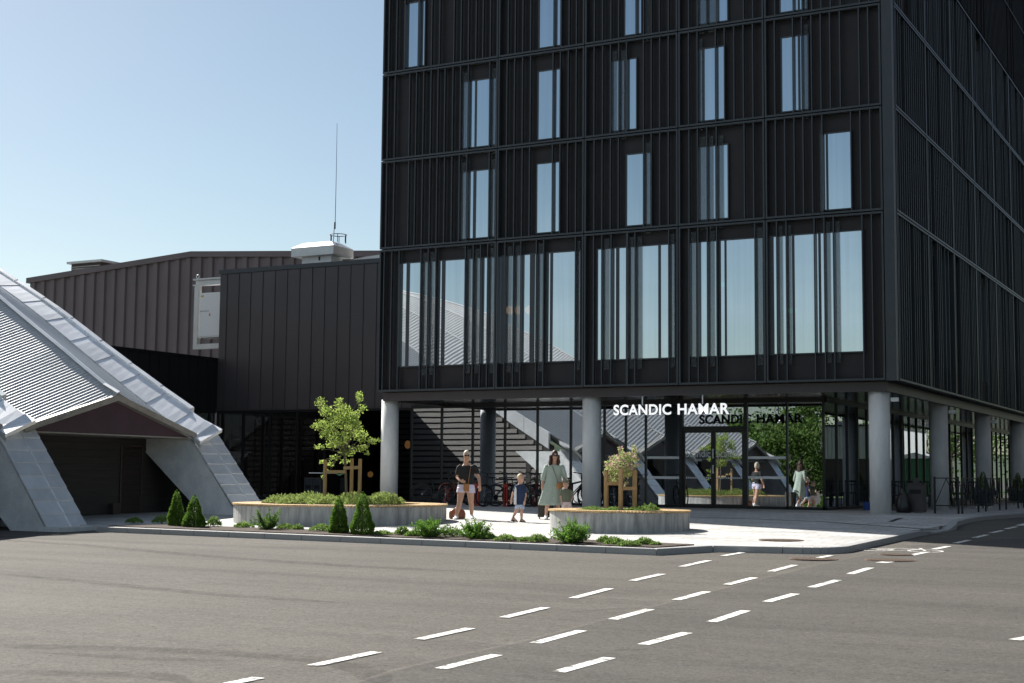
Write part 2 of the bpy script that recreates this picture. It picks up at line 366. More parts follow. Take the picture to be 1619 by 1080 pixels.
def flat_poly(name, pts, dz, m, skirt=0.0, kind='structure', parent=None):
    """polygon laid on the ground, split where the slope changes"""
    import bmesh
    bm = bmesh.new(); vs = [bm.verts.new((p[0], p[1], 0)) for p in pts]; bm.faces.new(vs)
    if bm.faces[:][0].normal.z < 0: bmesh.ops.reverse_faces(bm, faces=bm.faces[:])
    bmesh.ops.bisect_plane(bm, geom=bm.verts[:]+bm.edges[:]+bm.faces[:], plane_co=(0, .45, 0), plane_no=(0, 1, 0))
    bmesh.ops.triangulate(bm, faces=bm.faces[:]); bm.normal_update()
    for f in bm.faces:
        if f.normal.z < 0: f.normal_flip()
    for v in bm.verts: v.co.z = gz(v.co.y) + dz
    if skirt:
        ext = bmesh.ops.extrude_edge_only(bm, edges=[e for e in bm.edges if len(e.link_faces) == 1])
        for g in ext['geom']:
            if isinstance(g, bmesh.types.BMVert): g.co.z -= skirt
    me = bpy.data.meshes.new(name); bm.to_mesh(me); bm.free(); me.materials.append(m)
    o = bpy.data.objects.new(name, me); COL.objects.link(o); o['kind'] = kind
    return o
def arc(cx, cy, r, a0, a1, n=8): return [(cx+r*math.cos(R(a0+(a1-a0)*i/n)), cy+r*math.sin(R(a0+(a1-a0)*i/n))) for i in range(n+1)]
KA, KB, KC = (-14.45, -14.25), (-.62, -15.22), (-.05, -13.96)
edge = [KA, KB, KC, (1.15, -13.72)] + arc(1.25, -12.85, .86, -84, 0)[1:] + [(2.12, -10), (2.14, -7.4), (2.30, -5.2), (2.30, -4.4)]
edge2 = [(2.30, -4.4), (2.0, -2.6), (1.95, -.9), (2.1, 2), (2.4, 5), (2.7, 12), (2.9, 40)]
# road surface patch and markings
JL = [ground(px, py, ROADZ) for px, py in ((540, 1088), (640, 1057), (735, 1036), (830, 1015), (960, 980), (1090, 945), (1200, 917), (1300, 893), (1450, 862))]
flat_poly('newer_asphalt', [(JL[0].x-1.2, JL[0].y-2)] + [(p.x, p.y) for p in JL] + [(6, -3), (12, 20), (40, 20), (40, -40)], ROADZ+.004, m_asph2)
def ground_ribbon(name, pts, wd, m, dz):
    b = MB(); g_ = [ground(px, py, ROADZ) for px, py in pts]; q = []
    for i in range(len(g_)-1):
        for k in range(6): q.append(g_[i].lerp(g_[i+1], k/6))
    q.append(g_[-1]); L_, R_ = [], []
    for i, p in enumerate(q):
        d = q[min(i+1, len(q)-1)]-q[max(i-1, 0)]; n = Vector((-d.y, d.x, 0)).normalized()*wd/2*min(1, .15+min(i, len(q)-1-i)/4)
        L_.append(p+n); R_.append(p-n)
    vs = [(v.x, v.y, gz(v.y)+ROADZ+dz) for v in L_+R_]; n = len(q)
    b.add(vs, [(n+i, n+i+1, i+1, i) for i in range(n-1)]); return b.build(name, m, None, kind='structure')
ground_ribbon('asphalt_joint', [(540, 1088), (640, 1057), (735, 1036), (830, 1015), (960, 980), (1090, 945), (1200, 917), (1300, 893)], .09, m_joint, .0065)
for pts, wd in (([(-40, 1021), (120, 1024), (280, 1029), (430, 1038), (520, 1046), (580, 1062), (610, 1085)], .30), ([(-40, 1062), (140, 1066), (250, 1068), (300, 1080)], .28), ([(-60, 850), (130, 862), (330, 880), (560, 896), (760, 905)], .35), ([(0, 908), (140, 920), (330, 940), (560, 955)], .3), ([(60, 1032), (240, 1042), (380, 1046)], .18), ([(900, 968), (1000, 962), (1100, 965)], .15), ([(960, 1030), (1030, 1027)], .12)):
    ground_ribbon('tyre_mark', pts, wd, m_tyre, .0055)
def inset(pts, d):
    out = []
    for i, p in enumerate(pts):
        a = Vector(pts[max(i-1, 0)]); c = Vector(pts[min(i+1, len(pts)-1)]); t = (c-a).normalized(); n = Vector((-t.y, t.x)); out.append((p[0]+n.x*d, p[1]+n.y*d))
    return out
full = edge + edge2[1:]
inn = inset(full, .2)
plaza_poly = inn + [(-60, 40), (-60, 8), (-26.3, 8), (-26.3, -7.2), (-19.6, -7.2), (-19.6, -13.4), (-14.6, -13.9)]
flat_poly('plaza', plaza_poly, 0, m_pave, skirt=.25)
# kerb: granite lengths round the plaza
kb = MB()
def walk(pts, step):
    out = [Vector(pts[0])]; 
    for i in range(len(pts)-1):
        a, c = Vector(pts[i]), Vector(pts[i+1]); n = max(1, round((c-a).length/step))
        for k in range(1, n+1): out.append(a+(c-a)*k/n)
    return out
W = walk(full, 1.0); WI = [Vector(q) for q in inset([tuple(p) for p in W], .203)]
def drop(p):   # lowered crossing
    if p.x > 1.9 and -7.3 < p.y < -5.0: return .075
    return 0.0
for i in range(len(W)-1):
    a, c = W[i], W[i+1]; ai, ci = WI[i], WI[i+1]; t = (c-a)*.004; cor = []
    for p in (a+t, c-t, ci-t, ai+t): cor.append((p.x, p.y, gz(p.y)+.004-drop(p)))
    n0 = len(kb.v); low = [(q[0], q[1], q[2]-.3) for q in cor]
    kb.add(low+cor, [(0,3,2,1),(4,5,6,7),(0,1,5,4),(1,2,6,5),(2,3,7,6),(3,0,4,7)])
ko = kb.build('kerb', m_granite, kind='structure', bevel=.012)
# planting bed along the kerb
bed = [Vector(KA)+Vector((.15, .22)), Vector(KB)+Vector((-.1, .22)), Vector(KC)+Vector((-.35, -.02)), Vector((-1.6, -13.75)), Vector((-6, -13.35)), Vector((-13.3, -12.95)), Vector((-14.2, -13.5))]
b = MB(); n = 0
bo = flat_poly('planting_bed', [tuple(p) for p in bed], .02, m_soil, skirt=.06)
# slot drains in the paving
for nm, pts in (('slot_drain', [(1062, 816.5), (1190, 820.5), (1290, 824.5), (1390, 831.5), (1480, 838)]), ('slot_drain', [(1407, 825), (1424, 819.5)])):
    b = MB(); g_ = [ground(*q) for q in pts]
    for a, c in zip(g_[:-1], g_[1:]):
        d = Vector((c.x-a.x, c.y-a.y, 0)).normalized(); nn = Vector((-d.y, d.x, 0))*.06
        q = [a-nn, c-nn, c+nn, a+nn]; b.add([(v.x, v.y, gz(v.y)+.005) for v in q], [(0,1,2,3)])
    b.build(nm, m_black, kind='structure')
# dashed lane lines
D = [(360,1083,409,1072.7),(494.5,1053.7,595.5,1031.9),(662.7,1012,743.8,994.4),(797,977.3,862.8,961.5),(905.9,946.7,963.8,931.4),(1000,918.9,1047,908.3),(1077.6,896.6,1120.5,886.9),(1143.7,879.4,1175.2,874),
 (696.5,1058.8,785.4,1036.6),(846.6,1018,919.8,998.1),(968.4,980.5,1027.7,964.3),(1069.3,949.5,1117.6,936.3),(1149.8,925.2,1192.7,914.1),(1218.8,904.4,1256.7,894.1),(1292,883,1313.6,879),
 (882.7,1063.9,963.8,1041.2),(1017,1020.4,1086.6,1001.4),(1125,984.5,1179,966.5),(1212.4,952.4,1257.5,939.8),(1283,929.5,1325,918),(1344,908.4,1376.2,898.4),(1392.3,890.5,1405.5,888.7),(1439.9,878.7,1465.6,873.3),(1476.3,869,1499.6,864.4),(1509.6,859.7,1531.8,854.7),(1540.7,850.8,1560.4,846.1),(1566.5,843.3,1584.7,839.3),(1590.8,836.8,1606.2,833.3),(1611,831.5,1624,828.6),(1604,1013,1650,1005)]
b = MB()
for x0, y0, x1, y1 in D:
    a, c = ground(x0, y0, ROADZ), ground(x1, y1, ROADZ); d = Vector((c.x-a.x, c.y-a.y, 0)); d.normalize(); nn = Vector((-d.y, d.x, 0))*.062
    if (x1-x0) < 15: nn *= 1.6
    b.add([(v.x, v.y, gz(v.y)+ROADZ+.009) for v in (a-nn, c-nn, c+nn, a+nn)], [(0,1,2,3)])
# bicycle symbol by the crossing: two wheels, frame
c0 = ground(1422, 871, ROADZ)
def ringq(cx, cy, r, wd):
    for k in range(20):
        a0, a1 = 2*math.pi*k/20, 2*math.pi*(k+1)/20
        b.add([(cx+q*math.cos(a), cy+q*math.sin(a), gz(cy+q*math.sin(a))+ROADZ+.009) for q, a in ((r, a0), (r, a1), (r-wd, a1), (r-wd, a0))], [(3,2,1,0)])
def lineq(p, q, wd=.045):
    p, q = Vector((*p, 0)), Vector((*q, 0)); d = (q-p).normalized(); nn = Vector((-d.y, d.x, 0))*wd/2
    b.add([(v.x, v.y, gz(v.y)+ROADZ+.0105) for v in (p-nn, q-nn, q+nn, p+nn)], [(0,1,2,3)])
ringq(c0.x-.42, c0.y, .32, .05); ringq(c0.x+.45, c0.y+.05, .32, .05)
lineq((c0.x-.42, c0.y), (c0.x-.15, c0.y+.5)); lineq((c0.x-.15, c0.y+.5), (c0.x+.3, c0.y+.5)); lineq((c0.x+.45, c0.y+.05), (c0.x+.2, c0.y+.75)); lineq((c0.x-.42, c0.y), (c0.x+.02, c0.y-.02)); lineq((c0.x+.02, c0.y-.02), (c0.x+.3, c0.y+.5))
b.build('road_markings', m_wear, kind='structure')
# manhole covers
def manhole(px, py, r, label, onroad):
    p = ground(px, py, ROADZ if onroad else 0); z = gz(p.y) + (ROADZ if onroad else 0)
    t = thing('manhole_cover', label, 'manhole cover', (p.x, p.y, z), 0, 'cast iron manhole covers')
    b = MB(); b.lathe([(r, .0), (r, .012), (r*.9, .012), (r*.9, .006)], (p.x, p.y, z), 32); b.build('rim', m_cast, t)
    b = MB()
    for i in range(-5, 6):
        y = i*r*.16; h = math.sqrt(max(.01, (r*.88)**2-y*y)); b.box(p.x-h, p.x+h, p.y+y-r*.045, p.y+y+r*.045, z+.006, z+.015)
    b.lathe([(r*.89, .0055), (r*.89, .0105)], (p.x, p.y, z), 28); b.build('lid', m_cast, t)
manhole(1235, 854.5, .42, 'round rusty manhole cover set in the pale sunlit paving', False)
manhole(1286, 884.3, .40, 'brown manhole cover in the asphalt just below the kerb bend', True)
manhole(1408, 886, .42, 'larger worn manhole cover in the road beside the dashed line', True)
manhole(1417, 877.5, .30, 'small manhole cover in the road over the bicycle symbol', True)
# ---------------------------------------------------------------- HOTEL TOWER
ZD, ZC, ZB, ZA, ZT = 3.59, 8.18, 11.07, 13.94, 16.81
TL = -16.466
DIV = [TL, -12.175, -9.202, -6.199, -3.597, -.301]
tower = thing('hotel_tower', 'tall black hotel tower clad in vertical metal fins, standing on round concrete columns', 'building', (-8.2, .6, 0))
def zl(z): return 580 + z/3.176
def zr(z): return 980 + z/3.177
FINS = {
 0: (496, [82,120,157,267,303,342,490,530,567,603,690,733,770,848,885,1045,1137,1178,1225,1303], 496, [38,75,245,347,393,440,487,680,790,838,980,1030,1077,1222,1270]),
 1: (300, [98,135,208,240,277,315,350,388,425,462,500,612,700,738,778,815,930,968,1007,1048,1140,1180,1222,1262], 300, [118,157,200,243,347,390,437,485,625,672,783,830,877,922,968,1018,1163,1210,1260]),
 2: (172, [105,140,213,247,283,320,355,390,430,468,507,615,702,740,780,820,933,970,1010,1050,1140,1183,1222,1264,1303], 150, [118,157,200,243,345,388,480,525,573,620,668,778,870,915,963,1010,1057,1107,1203,1250]),
 3: (47, [112,150,190,262,325,365,437,473,510,548,583,620,710,745,783,822,938,975,1015,1052,1142,1183,1225,1264], 15, [80,118,157,198,243,345,388,435,484,620,667,778,870,915,963,1010,1057,1107,1203,1250]),
}
LEV = [(ZD, ZC), (ZC, ZB), (ZB, ZA), (ZA, ZT)]
rs = random.Random(5)
FD = .15                                      # depth of the fin cassettes
def cassette(bay, z0, z1, fins, axis, parent):
    a, c = bay; z0 += .016; z1 -= .016; a += .012; c -= .012; b = MB(); t = .05
    def bx(p0, p1, d0, d1, q0, q1):
        if axis == 'x': b.box(p0, p1, d0, d1, q0, q1)
        else: b.box(-d1, -d0, p0, p1, q0, q1)
    bx(a, a+t, 0, FD+.02, z0, z1); bx(c-t, c, 0, FD+.02, z0, z1)
    bx(a+t, c-t, .0, FD+.02, z0, z0+.055); bx(a+t, c-t, .0, FD+.02, z1-.055, z1)
    for f in fins:
        if a+t+.03 < f < c-t-.03: bx(f-.017, f+.017, .020, .120, z0+.055, z1-.055)
    return b.build('fin_cassette', m_frame, parent)
for k, (z0, z1) in enumerate(LEV):
    rl, L_, rr, R_ = FINS[k]
    xs = [at_y(zl(z), rl, .02).x for z in L_] + [at_y(zr(z), rr, .02).x for z in R_]
    for i in range(5): cassette((DIV[i], DIV[i+1]), z0, z1, xs, 'x', tower)
SDIV = [.30, 4.22, 7.96, 11.72, 15.55, 19.33, 23.1, 26.9, 30.7, 34.5, 38.3, 42.1]
for k, (z0, z1) in enumerate(LEV):
    for i in range(11):
        a, c = SDIV[i], SDIV[i+1]; n = round((c-a)/.27); fins = [a+(c-a)*j/n for j in range(1, n) if rs.random() > .22]
        cassette((a, c), z0, z1, fins, 'y', tower)
# solid core and upper storeys (above the picture, they throw the tower's shadow)
b = MB(); b.box(TL+.02, -FD-.04, FD+.04, 42.1, ZC-.12, ZT+.04); b.build('cladding', m_panel, tower)
b = MB(); b.box(TL, -.17, .17, 42.1, ZT+.05, 38)
for z in [ZT+.05+2.87*i for i in range(1, 8)]: b.box(TL, -.17, .0, .17, z-.03, z+.03)
for i in range(60): b.box(TL+.27*i, TL+.27*i+.04, 0.01, .17, ZT+.1, 37.9)
for i in range(155):
    if rs.random() > .15: b.box(-.17, -.02, .3+.27*i, .3+.27*i+.036, ZT+.1, 37.9)
for z in [ZT+2.87*i for i in range(1, 8)]: b.box(-.17, .0, .3, 42.1, z-.03, z+.03)
b.build('upper_storeys', m_panel, tower)
b = MB(); b.box(-.29, -.015, .015, .29, ZD-.002, ZT+.03); b.build('corner_post', m_frame, tower)
# windows -------------------------------------------------------------
def window(px0, px1, row, z0, z1, perf=(), mull=(), y=.135, curtain=True, parent=None):
    x0, x1 = at_y(px0, row, y).x, at_y(px1, row, y).x; b = MB(); t = .035
    b.box(x0-t, x0, y-.02, FD+.06, z0-t, z1+t); b.box(x1, x1+t, y-.02, FD+.06, z0-t, z1+t)
    b.box(x0, x1, y-.02, FD+.06, z0-t, z0); b.box(x0, x1, y-.02, FD+.06, z1, z1+t)
    for m0, m1 in mull:
        a, c = at_y(m0, row, y).x, at_y(m1, row, y).x; b.box(a, c, y-.016, y+.012, z0, z1)
    w_ = b.build('window', m_frame, parent)
    q1, q2, q3 = (rs.uniform(-.006, .006) for _ in range(3))
    b = MB(); b.add([(x0, y+.003+q1, z0), (x1, y+.003+q2, z0), (x1, y+.003+q2+q3, z1), (x0, y+.003+q1+q3, z1)], [(0, 1, 2, 3)]); b.build('pane', g_win, w_)
    if curtain:
        b = MB(); k_ = rs.choice((1, 1, .62, .45)); off_ = rs.choice((0, 1-k_))*(x1-x0); n = max(6, int((x1-x0)*k_/.03)); vs = []
        for i in range(n+1):
            x = x0+.01+off_+((x1-x0)*k_-.02)*i/n; yy = y+.022+.008*math.sin(i*1.9)+.004*math.sin(i*.7); vs += [(x, yy, z0+.01), (x, yy, z1-.01)]
        b.add(vs, [(2*i, 2*i+2, 2*i+3, 2*i+1) for i in range(n)]); b.build('curtain', m_curtain, w_)
    if perf:
        b = MB()
        for p0, p1 in perf:
            a, c = at_y(p0, row, .10).x, at_y(p1, row, .10).x; b.box(a, c, .098, .102, z0-.3, z1+.3)
        b.build('perforated_strip', m_perf, w_)
    return w_
def zz(k):      # sill and head of a storey's hotel windows
    a = at_y(868, 218.8, .135).z - ZB; h = at_y(868, 111.8, .135).z - ZB
    return LEV[k][0]+a, LEV[k][0]+h
for k, row, lst in (
  (3, 50, [(643.5, 671.5, [], [(661, 664)]), (853, 886, [], []), (988.5, 1013.7, [(1019.6, 1028)], []), (1105, 1150, [(1105, 1115), (1120, 1132)], [(1116, 1119.5)]), (1234.6, 1276, [(1270, 1276)], [(1262, 1265)])]),
  (2, 172, [(732.1, 784, [(732, 738), (777.7, 784)], [(750.9, 753.8)]), (851.5, 885, [], []), (968, 1005.8, [(968, 975), (981.5, 990)], [(987, 990.5)]), (1106, 1145, [(1106, 1111)], [(1110.5, 1114)]), (1237, 1278, [(1272, 1278)], [(1262.5, 1266)])]),
  (1, 300, [(730, 782.5, [(730, 736.5), (776, 782.5)], [(748.5, 752.5)]), (849.5, 884, [], []), (991.3, 1028.5, [(1020, 1028.5)], []), (1106, 1150.6, [(1106, 1116), (1121, 1128), (1136, 1144)], [(1131, 1134)]), (1299, 1346, [(1298, 1303)], [(1306.5, 1310)])])):
    for a, c, pf, ml in lst: window(a, c, row, *zz(k), perf=pf, mull=ml, parent=tower)
z0b, z1b = at_y(640, 579, .135).z, at_y(640, 417, .135).z
BIG = [(633.5, 781.5, [(666, 674), (680, 686), (737, 744), (750, 757), (775, 781)], [(642, 646.7), (692, 695), (698, 703)]),
       (790, 917, [(802, 808.5), (814, 821), (851, 859), (911, 917)], [(793, 798), (837.6, 845), (862.5, 867), (869.7, 873.5)]),
       (945, 1066.6, [(955, 963), (992.5, 1002), (1007, 1015), (1060, 1066.6)], [(974, 979), (1041, 1045)]),
       (1092.4, 1206.7, [(1092.4, 1101), (1122, 1130), (1197, 1206.7)], [(1101, 1106), (1136.5, 1140), (1146, 1149)]),
       (1217.7, 1365.7, [(1232, 1238), (1246, 1252), (1307, 1314), (1322.5, 1329)], [(1217.7, 1224), (1253.3, 1257), (1295, 1299), (1318, 1321)])]
wx = []
for a, c, pf, ml in BIG:
    window(a, c, 496, z0b, z1b, perf=pf, mull=ml, curtain=False, parent=tower); wx.append((at_y(a, 496, .135).x-.035, at_y(c, 496, .135).x+.035))
b = MB(); e0, e1 = TL+.02, -FD-.04
b.box(e0, e1, FD+.04, FD+.2, ZD+.01, z0b-.035); b.box(e0, e1, FD+.04, FD+.2, z1b+.035, ZC-.121)
cur = e0
for a, c in wx + [(e1, None)]:
    b.box(cur, a, FD+.04, FD+.2, z0b-.035, z1b+.035); cur = c
b.box(-FD-.2, -FD-.04, FD+.2, 42.1, ZD+.01, ZC-.121)
b.build('storey_cladding', m_panel, tower)
b = MB(); b.box(TL+.02, -FD-.21, FD+.21, 30, ZD+.01, ZD+.1); b.box(TL+.02, -FD-.21, FD+.21, 30, ZC-.3, ZC-.121); b.box(TL+.02, -FD-.21, 9, 9.2, ZD+.1, ZC-.3)
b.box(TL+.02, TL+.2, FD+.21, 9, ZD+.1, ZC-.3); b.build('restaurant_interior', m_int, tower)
for px, py in ((806, 490.5), (819.5, 490.5), (836.5, 490)):
    p = at_y(px, py, 3.0)
    t = thing('pendant_lamp', 'orange glowing pendant globe behind the second wide window of the tower', 'lamp', p, 0, 'orange pendant globes in the restaurant')
    b = MB(); b.ell(p, .14, .14, .14); b.build('globe', m_lamp, t, smooth=True)
    b = MB(); b.tube([p+Vector((0, 0, .13)), (p.x, p.y, ZC-.3)], .008, 6); b.build('cord', m_black, t)
for px, py, s in ((1141, 450, 'in the fourth wide window'), (1250, 491, 'in the fifth wide window, nearest the corner')):
    p = at_y(px, py, 2.2); t = thing('exit_sign', 'small green exit sign glowing ' + s, 'exit sign', p)
    b = MB(); b.box(p.x-.16, p.x+.16, p.y, p.y+.04, p.z-.07, p.z+.07); b.build('panel', m_exit, t)
    b = MB(); b.bar(p+Vector((0, .02, .07)), (p.x, p.y+.02, ZC-.3), .015, .015); b.build('hanger', m_black, t)
# side windows
for k, (z0, z1) in enumerate(LEV):
    for i in range(11):
        a, c = SDIV[i], SDIV[i+1]; s0, s1 = (z0b, z1b) if k == 0 else zz(k)
        ya = (a+.12) if (i == 0 and k == 0) else a+(c-a)*rs.choice((.15, .4, .6)); yb = ya+(1.5 if k == 0 else .75)
        b = MB(); b.box(-FD-.05, -.125, ya-.03, ya, s0, s1); b.box(-FD-.05, -.125, yb, yb+.03, s0, s1); b.box(-FD-.05, -.125, ya, yb, s0-.03, s0); b.box(-FD-.05, -.125, ya, yb, s1, s1+.03)
        w_ = b.build('window', m_frame, tower)
        b = MB(); b.box(-.145, -.139, ya, yb, s0, s1); b.build('pane', g_win, w_)
# edge beam, soffit, columns ---------------------------------------------
b = MB(); b.box(TL+.02, -.34, .33, .45, 3.325, ZD-.004); b.box(-.46, -.343, .45, 42, 3.325, ZD-.004); b.box(TL+.02, TL+.14, .45, 3.9, 3.325, ZD-.004)
for x in [TL+1.9*i for i in range(1, 9)]: b.box(x-.004, x+.004, .326, .335, 3.33, ZD-.01)
b.build('edge_beam', m_fascia, tower)
b = MB(); b.box(TL+.14, -.46, .45, 42, 3.38, 3.44); b.build('soffit', m_soffit, tower)
for x, y in ((-16.4, .70), (-9.24, .70), (-.66, .70), (-.66, 8.35), (-.66, 16.0), (-.66, 23.7), (-.66, 31.4), (-.66, 39.1)):
    b = MB(); g0 = gz(y)-.02; b.lathe([(.281, g0), (.281, 3.38)], (x, y, 0), 48)
    c_ = b.build('column', m_conc, tower, smooth=False)
    for p in c_.data.polygons: p.use_smooth = len(p.vertices) == 4
for px, py, n in ((1412.5, 632, 'corner'), (1507.5, 652.5, 'second'), (1573.5, 667.5, 'third')):
    yy = {'corner': .75, 'second': 8.4, 'third': 16.05}[n]; x0 = -.66+.27; z = at_x(px, py, -.3).z
    t = thing('floodlight', 'white box floodlight fixed near the top of the %s concrete column' % n, 'light', (x0, yy, z))
    b = MB(); b.box(x0+.05, x0+.24, yy-.06, yy+.06, z-.055, z+.055); b.build('housing', m_white, t, bevel=.006)
    b = MB(); b.box(x0-.01, x0+.05, yy-.03, yy+.03, z-.03, z+.03); b.build('bracket', m_chrome, t)
# ground floor glazing ------------------------------------------------------
GY = 3.96; GZ0 = .04; GT = 3.26; GR = -3.10
MX = [TL, -16.40+.0, -15.18, -13.94, -12.72, -11.50, -10.30, -9.55, -8.86, -7.65, -5.54, -4.25, GR]
MX = [-17.61, -16.4, -15.18, -13.94, -12.72, -11.5, -10.3, -9.55, -8.86]
b = MB(); b.box(-17.61, -7.70, GY, GY+.012, GZ0+.08, GT); b.box(-5.49, GR-.05, GY, GY+.012, GZ0+.08, GT); b.box(-7.70, -5.49, GY, GY+.012, 2.56, GT)
lg = b.build('lobby_glazing', g_low, tower)
b = MB()
for x in MX + [-4.25]: b.box(x-.028, x+.028, GY-.05, GY+.06, GZ0, GT)
b.box(-17.61, -7.71, GY-.05, GY+.06, GZ0-.02, GZ0+.08); b.box(-5.48, GR, GY-.05, GY+.06, GZ0-.02, GZ0+.08); b.box(-17.61, GR, GY-.06, GY+.1, GT, 3.379)
b.box(GR-.06, GR, GY-.05, GY+.06, GZ0, GT)
b.build('mullions', m_mullion, tower)
# entrance doors
b = MB()
for x in (-7.71, -5.60): b.box(x, x+.11, GY-.07, GY+.07, GZ0-.02, GT-.001)
b.box(-7.60, -5.60, GY-.07, GY+.07, 2.44, 2.56)
dr = b.build('door_frame', m_mullion, tower)
for i, (x0, x1) in enumerate(((-7.60, -6.605), (-6.595, -5.60))):
    b = MB(); b.box(x0, x0+.07, GY-.03, GY+.03, GZ0, 2.44); b.box(x1-.07, x1, GY-.03, GY+.03, GZ0, 2.44); b.box(x0+.07, x1-.07, GY-.03, GY+.03, GZ0, GZ0+.12); b.box(x0+.07, x1-.07, GY-.03, GY+.03, 2.36, 2.44)
    d_ = b.build('door', m_mullion, tower)
    b = MB(); b.box(x0+.07, x1-.07, GY-.006, GY+.006, GZ0+.12, 2.36); b.build('pane', g_low, d_)
    text_mesh('door_lettering', 'Scandic', .80, .24, .004, m_frost, d_, (x0+.10, GY-.012, 1.60))
    text_mesh('door_lettering', 'HAMAR', .26, .065, .004, m_frost, d_, (x0+.36, GY-.012, 1.48))
    b = MB(); zz0 = at_y(1110, 755.5, GY).z
    for j in range(14): b.box(x0+.10+j*.06, x0+.135+j*.06, GY-.012, GY-.009, zz0-.025, zz0+.025)
    b.build('glass_marking', m_frost, d_)
    xh = x1-.14 if i == 0 else x0+.12
    if i == 0:
        for z0, z1 in ((1.56, 1.86), (1.10, 1.36)):
            b = MB(); b.bar((-6.585, GY-.09, z0), (-6.585, GY-.09, z1), .035, .035); b.box(-6.60, -6.57, GY-.09, GY-.03, z0+.02, z0+.05); b.box(-6.60, -6.57, GY-.09, GY-.03, z1-.05, z1-.02); b.build('handle', m_white, d_)
b = MB()
for px0, px1 in ((1023, 1075.5), (1182, 1243.5)):
    for py in (723.7, 755.2):
        b = MB(); a, c = at_y(px0, py, GY), at_y(px1, py, GY); b.box(a.x, c.x, GY-.010, GY-.006, (a.z+c.z)/2-.04, (a.z+c.z)/2+.04); b.build('glass_band', m_frost, tower)
# right-hand glass wall under the overhang
b = MB(); b.box(GR-.012, GR, GY+.06, 42, GZ0+.08, GT); b.build('side_glazing', g_low, tower)
b = MB(); y = GY+1.3
while y < 42: b.box(GR-.06, GR+.045, y-.028, y+.028, GZ0, GT); y += 1.22
b.box(GR-.06, GR+.05, GY+.06, 42, GZ0-.02, GZ0+.08); b.box(GR-.1, GR+.055, GY+.1, 42, GT, 3.379); b.build('side_mullions', m_mullion, tower)
b = MB(); b.box(GR-.25, GR-.2, GY+.5, 42, 2.2, GT-.1); b.build('side_blind', m_frost, tower)
# lobby interior: floor, back wall, ceiling
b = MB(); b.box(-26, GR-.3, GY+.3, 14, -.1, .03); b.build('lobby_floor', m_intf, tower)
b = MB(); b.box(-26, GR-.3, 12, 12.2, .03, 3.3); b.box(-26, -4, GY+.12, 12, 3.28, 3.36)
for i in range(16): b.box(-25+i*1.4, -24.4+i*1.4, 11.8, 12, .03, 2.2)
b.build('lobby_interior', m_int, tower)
for px, py, n, yy in ((644.5, 703, 'just right of the left column', 5.6), (585.5, 750, 'low behind the left planter tree', 6.5)):
    p = at_y(px, py, yy); t = thing('globe_lamp', 'orange glowing globe lamp inside dark glass ' + n, 'lamp', p)
    b = MB(); b.ell(p, .11, .11, .15 if yy < 6 else .11); b.build('globe', m_lamp, t, smooth=True)
    b = MB(); b.tube([p+Vector((0, 0, .1)), (p.x, p.y, 3.28)], .008, 6); b.build('cord', m_black, t)
# hotel sign hanging under the overhang
sy = .42; a = at_y(970.8, 657, sy); c = at_y(1153.8, 654.5, sy); top = at_y(970.8, 640.2, sy).z
sg = thing('hanging_sign', 'white letters reading SCANDIC HAMAR on a thin rail under the overhang', 'sign', ((a.x+c.x)/2, sy, a.z))
wt = c.x-a.x
text_mesh('word', 'SCANDIC', wt*.508, top-a.z, .07, (m_sign, m_black), sg, (a.x, sy, a.z), bold=.028)
text_mesh('word', 'HAMAR', wt*.437, top-a.z, .07, (m_sign, m_black), sg, (a.x+wt*.563, sy, a.z), bold=.028)
b = MB(); b.bar((a.x, sy+.05, a.z+.05), (c.x, sy+.05, a.z+.05), .02, .03)
b.build('rail', m_black, sg)
for px in (1016.5, 1111.5):
    x = at_y(px, 645, sy+.05).x; b = MB(); b.bar((x, sy+.02, top-.015), (x, sy+.02, 3.38), .03, .03); b.build('hanger', m_white, sg)
# ---------------------------------------------------------------- ANNEX left of the tower
AL = -26.22
annex = thing('hotel_annex', 'black annex with wide standing seam cladding over a glass front beside the tower', 'building', (AL+5, GY, 0))
AT = 8.62
b = MB(); b.box(AL, TL+.3, GY, GY+12, 3.30, AT-.16)
x = AL+.34
while x < TL:
    b.box(x-.008, x+.008, GY-.03, GY, 3.30, AT-.16); x += .56
b.build('cladding', m_seam, annex)
b = MB(); x = AL+.35
while x < TL: b.box(x, x+.54, GY-.004, GY, 3.31, AT-.17); x += .56
b.build('cladding_sheet', m_seam, annex)
rj = random.Random(3); b = MB()
for i in range(11):
    for _ in range(2):
        z = rj.uniform(4, 8); x0 = AL+.34+.56*i; b.box(x0+.01, x0+.55, GY-.008, GY-.004, z, z+.012)
b.build('sheet_laps', m_seam, annex)
b = MB(); b.box(AL-.04, TL+.3, GY-.05, GY+12, AT-.16, AT); b.build('parapet_cap', m_frame, annex)
b = MB(); b.box(AL+.06, -17.64, GY+.02, GY+.032, GZ0+.08, 3.22); b.build('glazing', g_dark, annex)
b = MB(); x = AL+.05
while x < -17.7: b.box(x-.03, x+.03, GY-.02, GY+.08, GZ0, 3.22); x += 1.22
b.box(AL, -17.64, GY-.02, GY+.08, GZ0-.02, GZ0+.08); b.box(AL, -17.64, GY-.02, GY+.1, 3.22, 3.299); b.build('mullions', m_mullion, annex)
